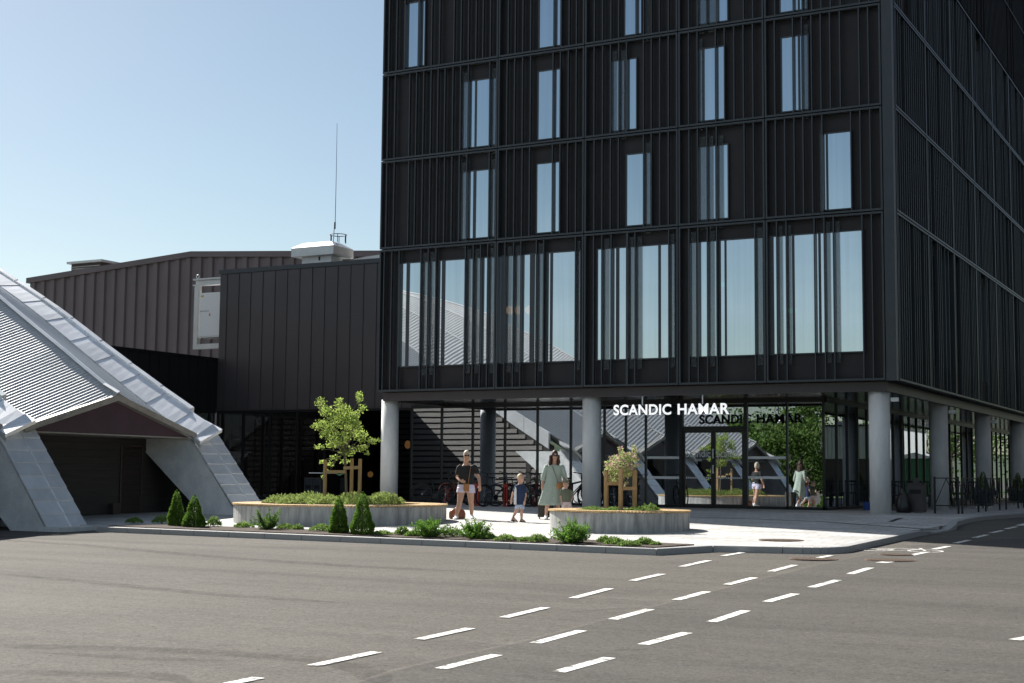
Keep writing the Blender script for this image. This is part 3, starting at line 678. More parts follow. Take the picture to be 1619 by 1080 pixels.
# black link block that runs from the annex towards the arena
link = thing('link_block', 'low black link block with a flat roof between the arena rib and the annex', 'building', (AL-2, -4, 0))
b = MB(); b.box(AL-7, AL, -14, GY-.001, 3.28, 5.2)
y = -13.8
while y < GY: b.box(AL, AL+.025, y-.008, y+.008, 3.28, 5.2); y += .52
b.build('cladding', m_seamblack, link)
b = MB(); b.box(AL-7, AL+.05, -14, GY-.052, 5.2, 5.28); b.build('parapet_cap', m_black, link)
b = MB(); b.box(AL-.05, AL-.038, -14, GY-.06, GZ0-.2, 3.2); b.build('glazing', g_dark, link)
b = MB(); y = -13.5
while y < GY-.2: b.box(AL-.08, AL+.02, y-.03, y+.03, -.3, 3.2); y += 1.22
b.box(AL-.08, AL+.02, -14, GY-.06, 3.2, 3.279); b.build('mullions', m_mullion, link)
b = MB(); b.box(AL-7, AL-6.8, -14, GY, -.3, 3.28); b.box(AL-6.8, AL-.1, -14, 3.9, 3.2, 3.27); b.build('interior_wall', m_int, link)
# brown hall behind
HY = 13.0
hall = thing('sports_hall', 'long dark brown metal hall with a shallow gabled roof, behind the annex', 'building', (-35, HY+5, 0))
pl, pr_, pe = at_y(48, 440, HY), at_y(305, 398, HY), at_y(590, 398, HY)
zr0 = pr_.z; zl0 = pl.z; xr1 = pr_.x+(pr_.x-pl.x)*1.15; zr1 = zl0-(zr0-zl0)*.15
b = MB(); b.prism([(pl.x, HY, -.5), (xr1, HY, -.5), (xr1, HY, zr1-.24), (pr_.x, HY, zr0-.24), (pl.x, HY, zl0-.24)], (0, 26, 0))
x = pl.x+.1; i = 0
while x < xr1-.5:
    zt = (zl0+(zr0-zl0)*(x-pl.x)/(pr_.x-pl.x) if x < pr_.x else zr0+(zr1-zr0)*(x-pr_.x)/(xr1-pr_.x))-.24
    b.prism([(x, HY, zt-.01), (x+.05, HY-.09, zt-.01), (x+.30, HY-.09, zt-.01), (x+.35, HY, zt-.01)], (0, 0, -zt))
    x += .66; i += 1
b.build('wall', m_hall, hall)
b = MB(); b.prism([(pl.x-.12, HY-.16, zl0-.26), (pr_.x, HY-.16, zr0-.26), (xr1, HY-.16, zr1-.26), (xr1, HY-.16, zr1), (pr_.x, HY-.16, zr0), (pl.x-.12, HY-.16, zl0)], (0, 26.3, 0)); b.build('roof_edge', m_hall, hall)
# small louvred vent house on the hall roof
vy = 19.0; p0, p1 = at_y(113, 418, vy), at_y(160, 412, vy); pz = at_y(113, 433, vy).z-1.2
t = thing('roof_vent', 'small louvred brown vent house with a pale flat cap on the hall roof', 'roof vent', (p0.x, vy, pz))
b = MB(); b.box(p0.x, p1.x, vy, vy+2.6, pz, p0.z)
b.build('louvred_box', m_louvre, t)
b = MB()
for i in range(6): b.box(p0.x+.08, p1.x-.08, vy-.03, vy, p0.z-.75+i*.11, p0.z-.70+i*.11)
b.build('louvre_blades', m_flash, t)
b = MB(); b.box(p0.x-.18, p1.x+.18, vy-.18, vy+2.8, p0.z, p0.z+.12); b.build('cap', m_galvbox, t)
# galvanised cabinet frame beside the annex
fy = 5.2
a0 = at_y(308, 441, fy); a1 = at_y(349, 549, fy); x0, x1, z0, z1 = a0.x, AL+.9, at_y(318, 552, fy).z, at_y(308, 441, fy).z
t = thing('cabinet_frame', 'galvanised steel frame fixed at the left corner of the annex, holding a white cabinet', 'frame', (x0, fy, z0))
b = MB(); b.box(x0, x0+.2, fy, fy+.2, z0+.2, z1-.28); b.build('post', m_galvbox, t)
b = MB(); b.box(x0, x1, fy, fy+.2, z0, z0+.2); b.build('lower_beam', m_galvbox, t)
b = MB(); b.box(x0-.08, x1, fy-.02, fy+.22, z1-.06, z1); b.box(x0-.08, x1, fy-.02, fy+.22, z1-.28, z1-.23); b.box(x0, x1, fy+.07, fy+.13, z1-.23, z1-.06); b.build('top_beam', m_galvbox, t)
b = MB(); b.torus((x0+.06, fy+.1, z1+.10), .07, .02, 16, 6, 'y'); b.box(x0+.03, x0+.09, fy+.07, fy+.13, z1, z1+.05); b.build('lifting_eye', m_galvbox, t)
c0, c1 = at_y(318, 464, fy+.1), at_y(318, 532, fy+.1)
t = thing('electrical_cabinet', 'white electrical cabinet with a yellow warning mark, inside the galvanised frame', 'cabinet', (c0.x, fy, c1.z))
b = MB(); b.box(c0.x, AL+.85, fy+.02, fy+.6, c1.z, c0.z); b.build('box', m_white, t, bevel=.02)
m_yel = mat('yellow_label', (.65, .42, .02), .5); m_grey = mat('grey_label', (.3, .3, .31), .5); m_orange = mat('orange_label', (.6, .16, .03), .5)
b = MB(); b.box(c0.x+.12, c0.x+.20, fy+.014, fy+.018, c0.z-.17, c0.z-.09); b.build('warning_label', m_yel, t)
b = MB(); b.box(c0.x+.06, c0.x+.10, fy+.014, fy+.018, c0.z-.15, c0.z-.10)
for i in range(8): b.box(c0.x+.10+i*.05, c0.x+.13+i*.05, fy+.014, fy+.018, c0.z-.74, c0.z-.70)
b.box(c0.x+.06, c0.x+.09, fy+.014, fy+.018, c0.z-.76, c0.z-.69); b.build('plate', m_grey, t)
b = MB(); b.box(c0.x+.5, c0.x+.56, fy+.014, fy+.018, c0.z-.92, c0.z-.82); b.build('plate', m_orange, t)
b = MB(); b.box(c0.x-.03, AL+.8, fy+.0, fy+.62, c1.z-.06, c1.z); b.build('tray', m_galvbox, t)
# ventilation cowl on the annex roof
vy = 6.2; q = lambda px, py: at_y(px, py, vy)
xL_, xR_, xB = q(460.5, 395).x, q(527, 395).x, q(527, 395).x
zt, zm, zb, zf = q(490, 381.5).z, q(490, 391).z, q(490, 404).z, q(490, 414).z
t = thing('ventilation_cowl', 'large silver ventilation cowl with chamfered top on the annex roof', 'roof vent', (xL_, vy, AT))
dpt = 1.35; cx, cy = (xL_+xR_)/2, vy+dpt/2; hx, hy = (xR_-xL_)/2, dpt/2
def rect(sx, sy, z): return [(cx-sx, cy-sy, z), (cx+sx, cy-sy, z), (cx+sx, cy+sy, z), (cx-sx, cy+sy, z)]
b = MB(); b.loft([rect(hx, hy, zb), rect(hx, hy, zm+.02), rect(hx-.33, hy-.33, zt)]); b.build('hood', m_galvbox, t)
b = MB(); b.loft([rect(hx-.3, hy-.3, AT-.05), rect(hx-.3, hy-.3, zb+.001)]); b.build('neck', m_galvbox, t)
b = MB(); b.box(cx+.1, cx+.17, cy-hy+.285, cy-hy+.3, zf+.08, zb-.02); b.build('slot', m_black, t)
b = MB(); b.loft([rect(hx-.18, hy-.18, AT-.04), rect(hx-.18, hy-.18, AT+.10)]); b.build('curb', m_galvbox, t)
ra = thing('guard_ring', 'small black guard rail ring on top of the silver ventilation cowl', 'guard rail', (cx+.1, cy, zt))
gx = q(517, 376).x; b = MB(); b.torus((gx, vy+.75, zt+.3), .32, .015, 28, 6, 'z'); b.build('ring', m_black, ra)
b = MB()
for k in range(6): a_ = k*math.pi/3; b.bar((gx+.32*math.cos(a_), vy+.75+.32*math.sin(a_), zt-.02), (gx+.32*math.cos(a_), vy+.75+.32*math.sin(a_), zt+.3), .02, .02)
b.build('posts', m_black, ra)
an0, an1 = at_y(527, 381, vy+.4), at_y(533, 195, vy+.4); an0.z = zt-.02
t = thing('whip_antenna', 'tall thin whip antenna standing on the silver ventilation cowl', 'antenna', an0)
mid = at_y(529, 352, vy+.4)
b = MB(); b.tube([an0, mid], .018, 8); b.build('mast', m_chrome, t)
b = MB(); b.tube([mid+Vector((.02, 0, -.25)), mid+Vector((.02, 0, .02))], .03, 8); b.build('clamp', m_black, t)
b = MB(); b.tube([mid+Vector((.03, 0, -.1)), mid.lerp(an1, .5)+Vector((.02, 0, 0)), an1], [.014, .011, .007], 6); b.build('whip', m_frame, t)
s0, s1 = at_y(553, 411, 7.5), at_y(592, 404, 7.5)
t = thing('roof_light_curb', 'bright white roof curb beside the tower, on the annex roof', 'roof curb', (s0.x, 7.5, AT))
b = MB(); b.prism([(s0.x, 7.5, AT-.1), (s1.x+1.5, 7.5, AT-.1), (s1.x+1.5, 7.5, s1.z+.08), (s0.x+.7, 7.5, s1.z-.02), (s0.x, 7.5, s0.z)], (0, 2.5, 0)); b.build('curb', m_white, t)

# ---------------------------------------------------------------- ARENA with arched ribs
arena = thing('rib_arena', 'arena with arched silver ribs on sloping concrete buttresses and corrugated folded roof', 'building', (-17.2, -11.4, -.2))
RS = 6.74; RY = -8.06; RW = .90
PT = [(0, 1.93), (.7, 2.33), (1.44, 2.76), (2.87, 3.63), (4.36, 4.57), (5.9, 5.57), (7.5, 6.48), (10, 7.75), (13, 9.0), (17, 10.2), (22, 11.1), (28, 11.5), (34, 11.3)]
def ribz(s):
    for (a, za), (c, zc) in zip(PT[:-1], PT[1:]):
        if s <= c: 
            t_ = max(0, (s-a)/(c-a)); return za+(zc-za)*t_
    return PT[-1][1]
XE = -17.1
SS = 30
def tilt(s): return .78*max(.12, .49-.048*max(s, 0))
def smoothz(s): return (ribz(s-.5)+ribz(s)+ribz(s+.5))/3 if s > .5 else ribz(s)
for k in range(5):
    y0 = RY-RS*k; y1 = y0+RW; g0 = gz(y0)-.15
    # concrete buttress
    b = MB(); pts = [(-15.40, y0+.03, g0), (-17.22, y0+.03, 2.00), (-19.3, y0+.03, 2.00), (-19.3, y0+.03, 1.98), (-18.69, y0+.03, 1.49), (-16.5, y0+.03, g0)]
    b.prism(pts, (0, RW+.20, 0)); b.build('buttress', m_concold, arena)
    # lapped sheets on the buttress back
    b = MB(); A, Bp = Vector((-15.40, 0, g0+.12)), Vector((-17.22, 0, 2.02)); nrm = Vector((Bp.z-A.z, 0, -(Bp.x-A.x))).normalized()*1
    n = 8
    for i in range(n):
        p, q_ = A.lerp(Bp, i/n), A.lerp(Bp, (i+1)/n+.012); l0, l1 = nrm*.035, nrm*.018
        for ya, yb, ex in ((y0-.01, y0+.70, 0), (y0+.705, y1+.30, .022)):
            e = nrm*ex
            b.prism([(p.x, ya, p.z), (q_.x, ya, q_.z), (q_.x+l1.x+e.x, ya, q_.z+l1.z+e.z), (p.x+l0.x+e.x, ya, p.z+l0.z+e.z)], (0, yb-ya, 0))
    b.build('buttress_cladding', m_galv, arena)
    if k < 2:
        b = MB(); b.box(-15.45, -14.95, y0-.05, y1+.32, gz(y0)+ROADZ+.005, gz(y0)+.0); b.build('footing', m_conc, arena)
    # arched rib: lapped sheets, raised lip along its far edge
    b = MB(); s = -.32; step = .98
    while s < SS:
        e = s+step+.02; sub = 4
        for j in range(sub):
            a_, c_ = s+(e-s)*j/sub, s+(e-s)*(j+1)/sub
            lift = .016-.014*((j)/sub); lift2 = .016-.014*((j+1)/sub)
            za, zc = smoothz(a_)+lift, smoothz(c_)+lift2
            if a_ < 0: za -= .10*(-a_)/.32*2
            b.add([(XE-a_, y0, za), (XE-c_, y0, zc), (XE-c_, y0+.78, zc+tilt(c_)), (XE-a_, y0+.78, za+tilt(a_))], [(0,1,2,3)])
            b.add([(XE-a_, y0, za), (XE-a_, y0, za-.12), (XE-c_, y0, zc-.12), (XE-c_, y0, zc)], [(0,1,2,3)])
        s += step
    r_ = b.build('rib_cladding', m_galv, arena)
    b = MB(); s = .76
    while s < SS:
        e = s+step*1.2-.02; za, zc, zm_ = smoothz(s), smoothz(e), smoothz((s+e)/2)
        sm = (s+e)/2; ta, tm, tc_ = tilt(s), tilt(sm), tilt(e)
        b.prism([(XE-s, y0+.80, za-.3), (XE-s, y0+.80, za+ta+.035), (XE-sm, y0+.80, zm_+tm+.035), (XE-e, y0+.80, zc+tc_+.025), (XE-e, y0+.80, zc-.3)], (0, .16, .05))
        b.prism([(XE-s, y0+.77, za), (XE-s, y0+.77, za+ta+.06), (XE-sm, y0+.77, zm_+tm+.06), (XE-e, y0+.77, zc+tc_+.06), (XE-e, y0+.77, zc)], (0, .028, 0)); s += step*1.2
    b.build('rib_lip', m_galv, arena)
    b = MB(); b.prism([(XE+.3, y0-.01, smoothz(0)-.20), (XE+.32, y0-.01, smoothz(0)-.11), (XE-.3, y0-.01, smoothz(.3)-.02), (XE-.3, y0-.01, smoothz(.3)-.16)], (0, RW, .36)); b.build('rib_shoe', m_galv, arena)
for k in range(4):
    ya = RY-RS*(k+1)+RW; yb = RY-RS*k; ym = (ya+yb)/2
    def ridge(s): return smoothz(s)+1.13-.0*s if s > 2 else smoothz(s)+(1.04+.045*s)
    for side, (ye, nm) in enumerate(((ya-.1, 'roof_slope'), (yb+.02, 'roof_slope'))):
        b = MB(); s = -.12; i = 0; vs = []; st = .0106 if k == 0 else .037
        while s < SS:
            wv = (.008 if side == 0 else .013)*math.sin(2*math.pi*s/.085) if k == 0 else .016*math.sin(2*math.pi*s/.15)
            zr_, ze = 2.93+.645*s if s < 4 else ridge(s), smoothz(max(s, 0))-.05
            zr_ = ridge(s)
            vs += [(XE-s, ym, zr_+wv), (XE-s, ye, ze+wv)]; i += 1; s += st
        b.add(vs, [((2*j, 2*j+1, 2*j+3, 2*j+2) if side == 0 else (2*j, 2*j+2, 2*j+3, 2*j+1)) for j in range(i-1)])
        b.build(nm, m_corr, arena, smooth=True)
    b = MB(); s = -.13; pts = []
    while s < SS: pts.append((XE-s, ym, ridge(s)+.02)); s += .5
    rg = [[(x, y-.1, z-.012), (x, y, z+.03), (x, y+.1, z-.012), (x, y, z-.02)] for x, y, z in pts]; b.loft(rg); b.build('ridge_cap', m_galv, arena)
    # eaves flashing and gable fascia
    pk = 2.93-.02
    b = MB()
    for (ye, ze) in ((ya-.12, 2.02), (yb+.1, 2.02)):
        b.prism([(XE+.10, ye, ze-.13), (XE+.10, ye, ze+.02), (XE+.10, ym, pk+.03), (XE+.10, ym, pk-.13)] if ye < ym else [(XE+.10, ym, pk-.13), (XE+.10, ym, pk+.03), (XE+.10, ye, ze+.02), (XE+.10, ye, ze-.13)], (-.22, 0, 0))
    b.build('eaves_flashing', m_flash, arena)
    b = MB(); b.prism([(XE-.1, ya-.1, 1.93), (XE-.1, yb+.05, 1.93), (XE-.1, yb+.05, 1.96), (XE-.1, ym, pk-.1), (XE-.1, ya-.1, 1.96)], (-.12, 0, 0)); b.build('gable_fascia', m_fasciap, arena)
    b = MB(); b.box(XE-.08, XE-1.7, ya-.05, yb+.05, 1.90, 1.929); b.build('eaves_soffit', m_flash, arena)
    # recessed board wall with a louvred door
    WX = -18.75; b = MB(); b.box(WX-.2, WX, ya-.9, yb+.9, gz(ya)-.3, 1.99)
    z = gz(ya)-.05
    while z < 1.88: b.prism([(WX, ya-.9, z), (WX+.03, ya-.9, z), (WX+.012, ya-.9, z+.175), (WX, ya-.9, z+.175)], (0, yb-ya+1.8, 0)); z += .185
    b.build('board_wall', m_board, arena)
    ld0, ld1 = at_x(190, 760, WX).y-RS*k, at_x(221, 760, WX).y-RS*k; dz = gz(ya)+.1
    b = MB(); b.box(WX, WX+.05, ld0-.05, ld0, dz, 1.72); b.box(WX, WX+.05, ld1, ld1+.05, dz, 1.72); b.box(WX, WX+.05, ld0, ld1, 1.68, 1.72); d_ = b.build('louvre_door', m_louvre, arena)
    b = MB(); z = dz
    while z < 1.66: b.prism([(WX+.005, ld0, z), (WX+.05, ld0, z+.005), (WX+.02, ld0, z+.05)], (0, ld1-ld0, 0)); z += .052
    b.build('louvre_blades', m_louvre, d_)
    if k == 0:
        b = MB(); b.box(WX, WX+.18, ld0-.42, ld0-.16, dz-.05, dz+.28); b.build('meter_box', m_louvre, arena)
# end wall of the arena, weathered boards facing the hotel
b = MB(); pts = [(XE-.6, RY+RW-.05, -.4)] + [(XE-s, RY+RW-.05, smoothz(s)-.05) for s in (.6, 1.5, 3, 4.5, 6, 8, 11, 15, 20, 26)] + [(XE-26, RY+RW-.05, -.4)]
b.prism(pts, (0, -.12, 0)); b.build('end_wall', m_board, arena)
b = MB(); z = -.1
while z < 10.5:
    s0 = 0
    while smoothz(s0)-.25 < z+.2 and s0 < 25: s0 += .1
    x0 = XE-max(.8, s0); 
    if x0 > XE-25: b.prism([(x0, RY+RW-.05, z), (x0, RY+RW-.01, z), (x0, RY+RW-.03, z+.17), (x0, RY+RW-.05, z+.17)], (-(x0-(XE-26)), 0, 0))
    z += .24
b.build('end_wall_boards', m_boardgrey, arena)
# ---------------------------------------------------------------- PLANTING
def leafmat(name, base, col2, trans=.3, island=.35):
    return mat(name, base, .75, 0, scale=3, col2=col2, spec=.08, island=island, trans=trans)
m_leaf = leafmat('fresh_leaf', (.27, .38, .085), (.42, .52, .15), .5)
m_leafdark = leafmat('spruce_needle', (.10, .20, .03), (.16, .27, .05), .45)
m_leafjun = leafmat('juniper_needle', (.12, .26, .04), (.19, .34, .06), .4)
m_leafjund = leafmat('dark_juniper_needle', (.09, .18, .04), (.15, .25, .055), .4)
m_leafcov = leafmat('groundcover_leaf', (.15, .25, .06), (.22, .32, .09), .4)
m_leafgrey = leafmat('perennial_leaf', (.24, .32, .09), (.34, .41, .14), .45)
m_leafpale = leafmat('pale_leaf', (.36, .42, .17), (.48, .52, .26), .45)
m_blossom = mat('pink_blossom', (.62, .34, .40), .7, island=.25, trans=.3)
m_bark = mat('grey_bark', (.14, .12, .10), .9, 0, var=.3, scale=12, stretch=(4, 4, .6), bump=.5)
m_treeleaf = leafmat('mature_tree_leaf', (.075, .14, .03), (.12, .19, .05), .35)
m_violet = mat('violet_petals', (.20, .13, .38), .7, island=.3)
m_lime = leafmat('lime_conifer', (.09, .16, .02), (.13, .2, .03), .2)
def rv(rg): 
    while True:
        v = Vector((rg.uniform(-1,1), rg.uniform(-1,1), rg.uniform(-1,1)))
        if .05 < v.length < 1: return v.normalized()
def leaf(b, p, d, n, l, w_):
    d = d.normalized(); s = d.cross(n)
    if s.length < 1e-4: s = d.cross(Vector((.3, .5, .8)))
    s.normalize(); u = s.cross(d)
    b.add([p, p+d*l*.45+s*w_*.5+u*w_*.12, p+d*l, p+d*l*.45-s*w_*.5+u*w_*.12], [(0,1,2),(0,2,3)])
def branchy(rg, base, tips, b, r0, r1, wob=.06, seg=5):
    for t in tips:
        pts = [base.lerp(t, i/seg)+Vector((rg.uniform(-wob,wob), rg.uniform(-wob,wob), rg.uniform(-wob,wob)))*(0 if i in (0,seg) else 1)*(t-base).length for i in range(seg+1)]
        b.tube(pts, [r0+(r1-r0)*i/seg for i in range(seg+1)], 6)
# --- dwarf spruces: dense cones of small sprays
def spruce(px, py, ptop, wpx, label, seed):
    g = ground(px, py); sc = PXF/((g-CAM).dot(CF)); h = (py-ptop)/sc; r = wpx/2/sc; rg = random.Random(seed)
    t = thing('dwarf_spruce', label, 'conifer', g, 0, 'dwarf conical spruces along the kerb')
    b = MB(); b.tube([g-Vector((0,0,.05)), g+Vector((0,0,h*.8))], [.03, .008], 8); b.build('trunk', m_bark, t)
    b = MB(); n = 5200
    ph = [rg.uniform(0, 6.28) for _ in range(6)]
    for i in range(n):
        u = 1-math.sqrt(rg.random()); a = rg.uniform(0, 6.283)
        pr = (1-u)**.78*(.86+.14*math.sin(3*a+ph[0]+u*7)*math.sin(u*17+ph[1]+a)) * (1 if u > .10 else .75+u*2.5)
        rr = r*pr*(1-.35*rg.random()**2); z = h*(u*.965+.01)
        p = g+Vector((rr*math.cos(a), rr*math.sin(a), z)); out = Vector((math.cos(a), math.sin(a), .55+rg.uniform(-.3,.5)))+rv(rg)*.45
        leaf(b, p, out, rv(rg), rg.uniform(.035,.062), .020)
    for i in range(40):
        a = rg.uniform(0, 6.28); leaf(b, g+Vector((0,0,h*.96)), Vector((math.cos(a)*.35, math.sin(a)*.35, 1)), rv(rg), .06, .02)
    b.build('foliage', m_leafdark, t)
spruce(278, 832, 776, 31, 'narrow dwarf spruce at the left end of the kerb bed, behind its twin', 1)
spruce(306.5, 834, 784, 40, 'broad dwarf spruce at the left end of the kerb bed, in front of its twin', 2)
spruce(535, 843.5, 786, 37, 'dwarf spruce in front of the left planter, left of its pointed neighbour', 3)
spruce(572.5, 846, 779, 43, 'tall pointed dwarf spruce in the middle of the kerb bed', 4)
# --- spreading junipers: upswept feathery sprays
def juniper(px, py, ptop, wpx, label, seed, m=None, lean=0, n=60):
    g = ground(px, py); sc = PXF/((g-CAM).dot(CF)); h = (py-ptop)/sc; r = wpx/2/sc; rg = random.Random(seed)
    t = thing('spreading_juniper', label, 'shrub', g, 0, 'spreading junipers along the kerb')
    bs = MB(); b = MB()
    for i in range(n):
        a = rg.uniform(0, 6.283); u = rg.random()**.6; e = rg.uniform(.45, 1.0)
        tip = g+Vector((math.cos(a)*r*u+lean*r*.3*u, math.sin(a)*r*u*.8, h*(e-.22*u*u)*rg.uniform(.75,1.0)))
        mid = g.lerp(tip, .5)+Vector((0,0,-.02*h))+rv(rg)*.03
        pts = [g+Vector((math.cos(a)*.03, math.sin(a)*.03, 0)), mid, tip]; bs.tube(pts, [.010, .007, .003], 5)
        m_ = 50
        for k in range(m_):
            q = .22+.80*k/m_; p = (pts[0].lerp(mid, q*2) if q < .5 else mid.lerp(tip, (q-.5)*2)); d = (tip-mid).normalized()
            leaf(b, p+rv(rg)*.022, d*.7+rv(rg)*.9, rv(rg), rg.uniform(.045,.085)*(1.1-.3*q), .021)
    bs.build('stems', m_bark, t); b.build('foliage', m or m_leafjun, t)
juniper(421.5, 838, 800, 62, 'open vase-shaped dark juniper in front of the left end of the left planter', 11, m_leafjund, n=34)
juniper(680, 850.5, 813, 66, 'bright green juniper in the bed in front of the woman in shorts, left of two', 12)
juniper(748, 852.5, 818, 66, 'bright green juniper in the middle bed between two other bright junipers', 13, lean=.3)
juniper(903, 859.5, 817, 74, 'largest bright green juniper, in front of the left edge of the right planter', 14, lean=-.1, n=72)
# --- low cushions in the bed
def cushion(px, py, wpx, hpx, label, seed, name='groundcover_clump', m=None, cat='plant', group='low green cushions in the kerb bed', z0=0, n=420, size=.055, base=None):
    g = base if base is not None else ground(px, py); sc = PXF/((g-CAM).dot(CF)); h = hpx/sc; r = wpx/2/sc; rg = random.Random(seed)
    b = MB()
    for i in range(n):
        a = rg.uniform(0, 6.283); u = math.sqrt(rg.random()); 
        top = h*(1-u*u*.8)*(.8+.2*math.sin(5*a+seed+u*6)); p = g+Vector((math.cos(a)*r*u, math.sin(a)*r*u*.8, top*(1-.5*rg.random()**2)+z0))
        leaf(b, p, Vector((math.cos(a)*.5, math.sin(a)*.5, .75))+rv(rg)*.7, rv(rg), size*rg.uniform(.7,1.3), size*.42)
    for i in range(12):
        a = rg.uniform(0, 6.283); b.tube([g+Vector((0,0,z0)), g+Vector((math.cos(a)*r*.6, math.sin(a)*r*.5, h*.7+z0))], [.006, .003], 4)
    o = b.build(name, m or m_leafcov); o.location = g
    for v in o.data.vertices: v.co -= g
    return tag(o, label, cat, group)
CL = [(212,827.5,28,8,'flat green cushion plant at the far left end of the kerb bed'),(255.5,828.5,30,14,'taller grey-green cushion plant left of the narrow twin spruces'),(338,833.5,24,17,'loose grey-green cushion plant right of the two left spruces'),
 (385.5,835,32,9,'rounded green cushion plant just left of the dark juniper'),(452,837.5,30,8,'low green cushion plant right of the dark juniper'),(470,838.5,20,8,'small green cushion plant between the dark juniper and the middle spruces'),
 (508,841,40,12,'spreading green cushion plant against the left of the middle spruces'),(604,846.5,32,6,'flat green cushion plant right of the pointed middle spruce'),(636,847,24,14,'loose grey-green cushion plant left of the bright junipers'),(652,849,24,8,'small cushion plant touching the left bright juniper'),
 (716.5,850,34,18,'loose cushion plant squeezed between two bright junipers'),(772,853.5,26,9,'small cushion plant right of the middle bright juniper'),(800.5,856,38,10,'wide bright cushion plant on the open stretch of the bed'),(831,857,24,7,'lower half of a cushion pair left of the largest juniper'),(851,858,30,12,'rounder half of a cushion pair left of the largest juniper'),
 (957,859,26,10,'dark cushion plant right of the largest juniper'),(972,861.5,34,11,'bright cushion plant hanging over the kerb right of the largest juniper'),(994,864,36,8,'flat cushion plant close to the kerb near its corner'),(1019,862,32,11,'last round cushion plant at the right corner of the bed'),(1036,863,18,4,'tiny flat cushion plant at the very corner of the bed')]
for i, c in enumerate(CL): cushion(*c, seed=30+i, n=520 if c[2] > 20 else 260)
# --- round planters with slatted wooden seats
def planter(cx, cy, r, label, soil_r):
    z0 = min(gz(cy-r), gz(cy+r))-.05; zt = gz(cy)+.43; t = thing('round_planter', label, 'planter', (cx, cy, gz(cy)))
    b = MB(); n = 72
    prof = [(r, z0), (r, zt-.045), (r-.12, zt-.045), (r-.12, zt-.12), (soil_r+.02, zt-.12), (soil_r+.02, z0)]
    b.lathe(prof, (cx, cy, 0), n); b.build('concrete_wall', m_concpl, t)
    b = MB(); ns = int(2*math.pi*r/.075)
    for k in range(ns):
        a0, a1 = 2*math.pi*k/ns, 2*math.pi*(k+.78)/ns; ri, ro = soil_r-.01, r+.035
        q = [(cx+ri*math.cos(a0), cy+ri*math.sin(a0)), (cx+ro*math.cos(a0), cy+ro*math.sin(a0)), (cx+ro*math.cos(a1), cy+ro*math.sin(a1)), (cx+ri*math.cos(a1), cy+ri*math.sin(a1))]
        b.prism([(x, y, zt-.035) for x, y in q], (0, 0, .035))
    b.build('slatted_seat', m_wood, t)
    b = MB(); b.lathe([(soil_r+.015, z0), (soil_r+.015, zt-.06), (0.01, zt-.03)], (cx, cy, 0), 40); b.build('soil', m_soil, t)
    return t, zt
def gl(X, Y): # camera-aligned ground coordinates to world axes
    v = to_local(Vector((X-CX0, Y-CY0, 0))); return v.x, v.y
LCx, LCy = gl(-4.10, 35.05); RCx, RCy = gl(2.345, 31.2); LR, RR = 2.55, 1.50
_, LZ = planter(LCx, LCy, LR, 'large round concrete planter with slatted wooden seat and a young tree, on the left', LR-.62)
_, RZ = planter(RCx, RCy, RR, 'smaller round concrete planter with slatted wooden seat and a pink flowering shrub', RR-.55)
# perennials filling the left planter, ground cover in the right one
rg = random.Random(77); k = 0
for X, Y, w_, h_ in [(-5.55,35.1,1.0,.24),(-5.1,34.2,.9,.26),(-4.6,35.3,.95,.28),(-4.35,33.9,.85,.25),(-3.75,34.6,.9,.30),(-3.5,33.75,.8,.27),(-3.1,35.2,1.0,.32),(-2.9,34.3,.85,.33),(-5.0,36.0,.9,.3),(-4.0,36.2,1.0,.3),(-3.2,36.3,.9,.3)]:
    x, y = gl(X, Y); g = Vector((x, y, LZ-.04)); sc = PXF/((g-CAM).dot(CF)); k += 1
    o = cushion(0, 0, w_*sc, h_*sc, 'bushy grey-green perennial filling the left round planter', 200+k, 'perennial_clump', m_leafgrey, 'plant', 'perennials in the left round planter', n=1300, size=.05, base=g)
for i, (X, Y, w_, h_, lb) in enumerate([(1.75,31.3,.55,.10,'low leafy clump at the left inside the smaller planter'),(2.05,30.6,.4,.07,'flat clump at the front inside the smaller planter'),(2.75,31.0,.55,.12,'leafy clump right of the shrub inside the smaller planter'),(3.0,31.5,.5,.17,'taller flowering clump at the right inside the smaller planter'),(2.3,31.9,.5,.08,'flat clump behind the stakes inside the smaller planter')]):
    x, y = gl(X, Y); g = Vector((x, y, RZ-.05)); sc = PXF/((g-CAM).dot(CF))
    cushion(0, 0, w_*sc, h_*sc, lb, 240+i, 'groundcover_clump', m_leafcov, 'plant', 'ground cover in the smaller planter', n=420, size=.05, base=g)
# --- trees held by stakes
def at_depth(px, py, D):
    v = ray(px, py); return CAM+v*(D/v.dot(CF))
def crown(b, rg, blobs, D, nleaf, size, depth, bl=None, sc=1):
    """blobs: (px, py, rx, ry) clumps seen in the crown, spread in depth"""
    tips = []
    tot = sum(q[2]*q[3] for q in blobs)
    for (px, py, rx, ry) in blobs:
        c = at_depth(px, py, D); c = c+CF*rg.uniform(-depth, depth); s_ = D/PXF; n = int(nleaf*rx*ry/tot); tips.append(c)
        for i in range(n):
            v = rv(rg)*(rg.random()**.36); p = c+CR*(v.x*rx*s_)+CU*(v.z*ry*s_)+CF*(v.y*rx*s_)
            tgt = bl if (bl is not None and rg.random() < .22 and v.z > -.2) else b
            leaf(tgt, p, rv(rg)+Vector((0,0,.25)), rv(rg), size*rg.uniform(.6,1.25), size*.62)
    return tips
rg = random.Random(41); D = 35.0
tb = at_depth(548, 800, D); tb = Vector((tb.x, tb.y, LZ-.05)); t = thing('young_tree', 'young tree with loose pale green crown staked in the large left planter', 'tree', tb)
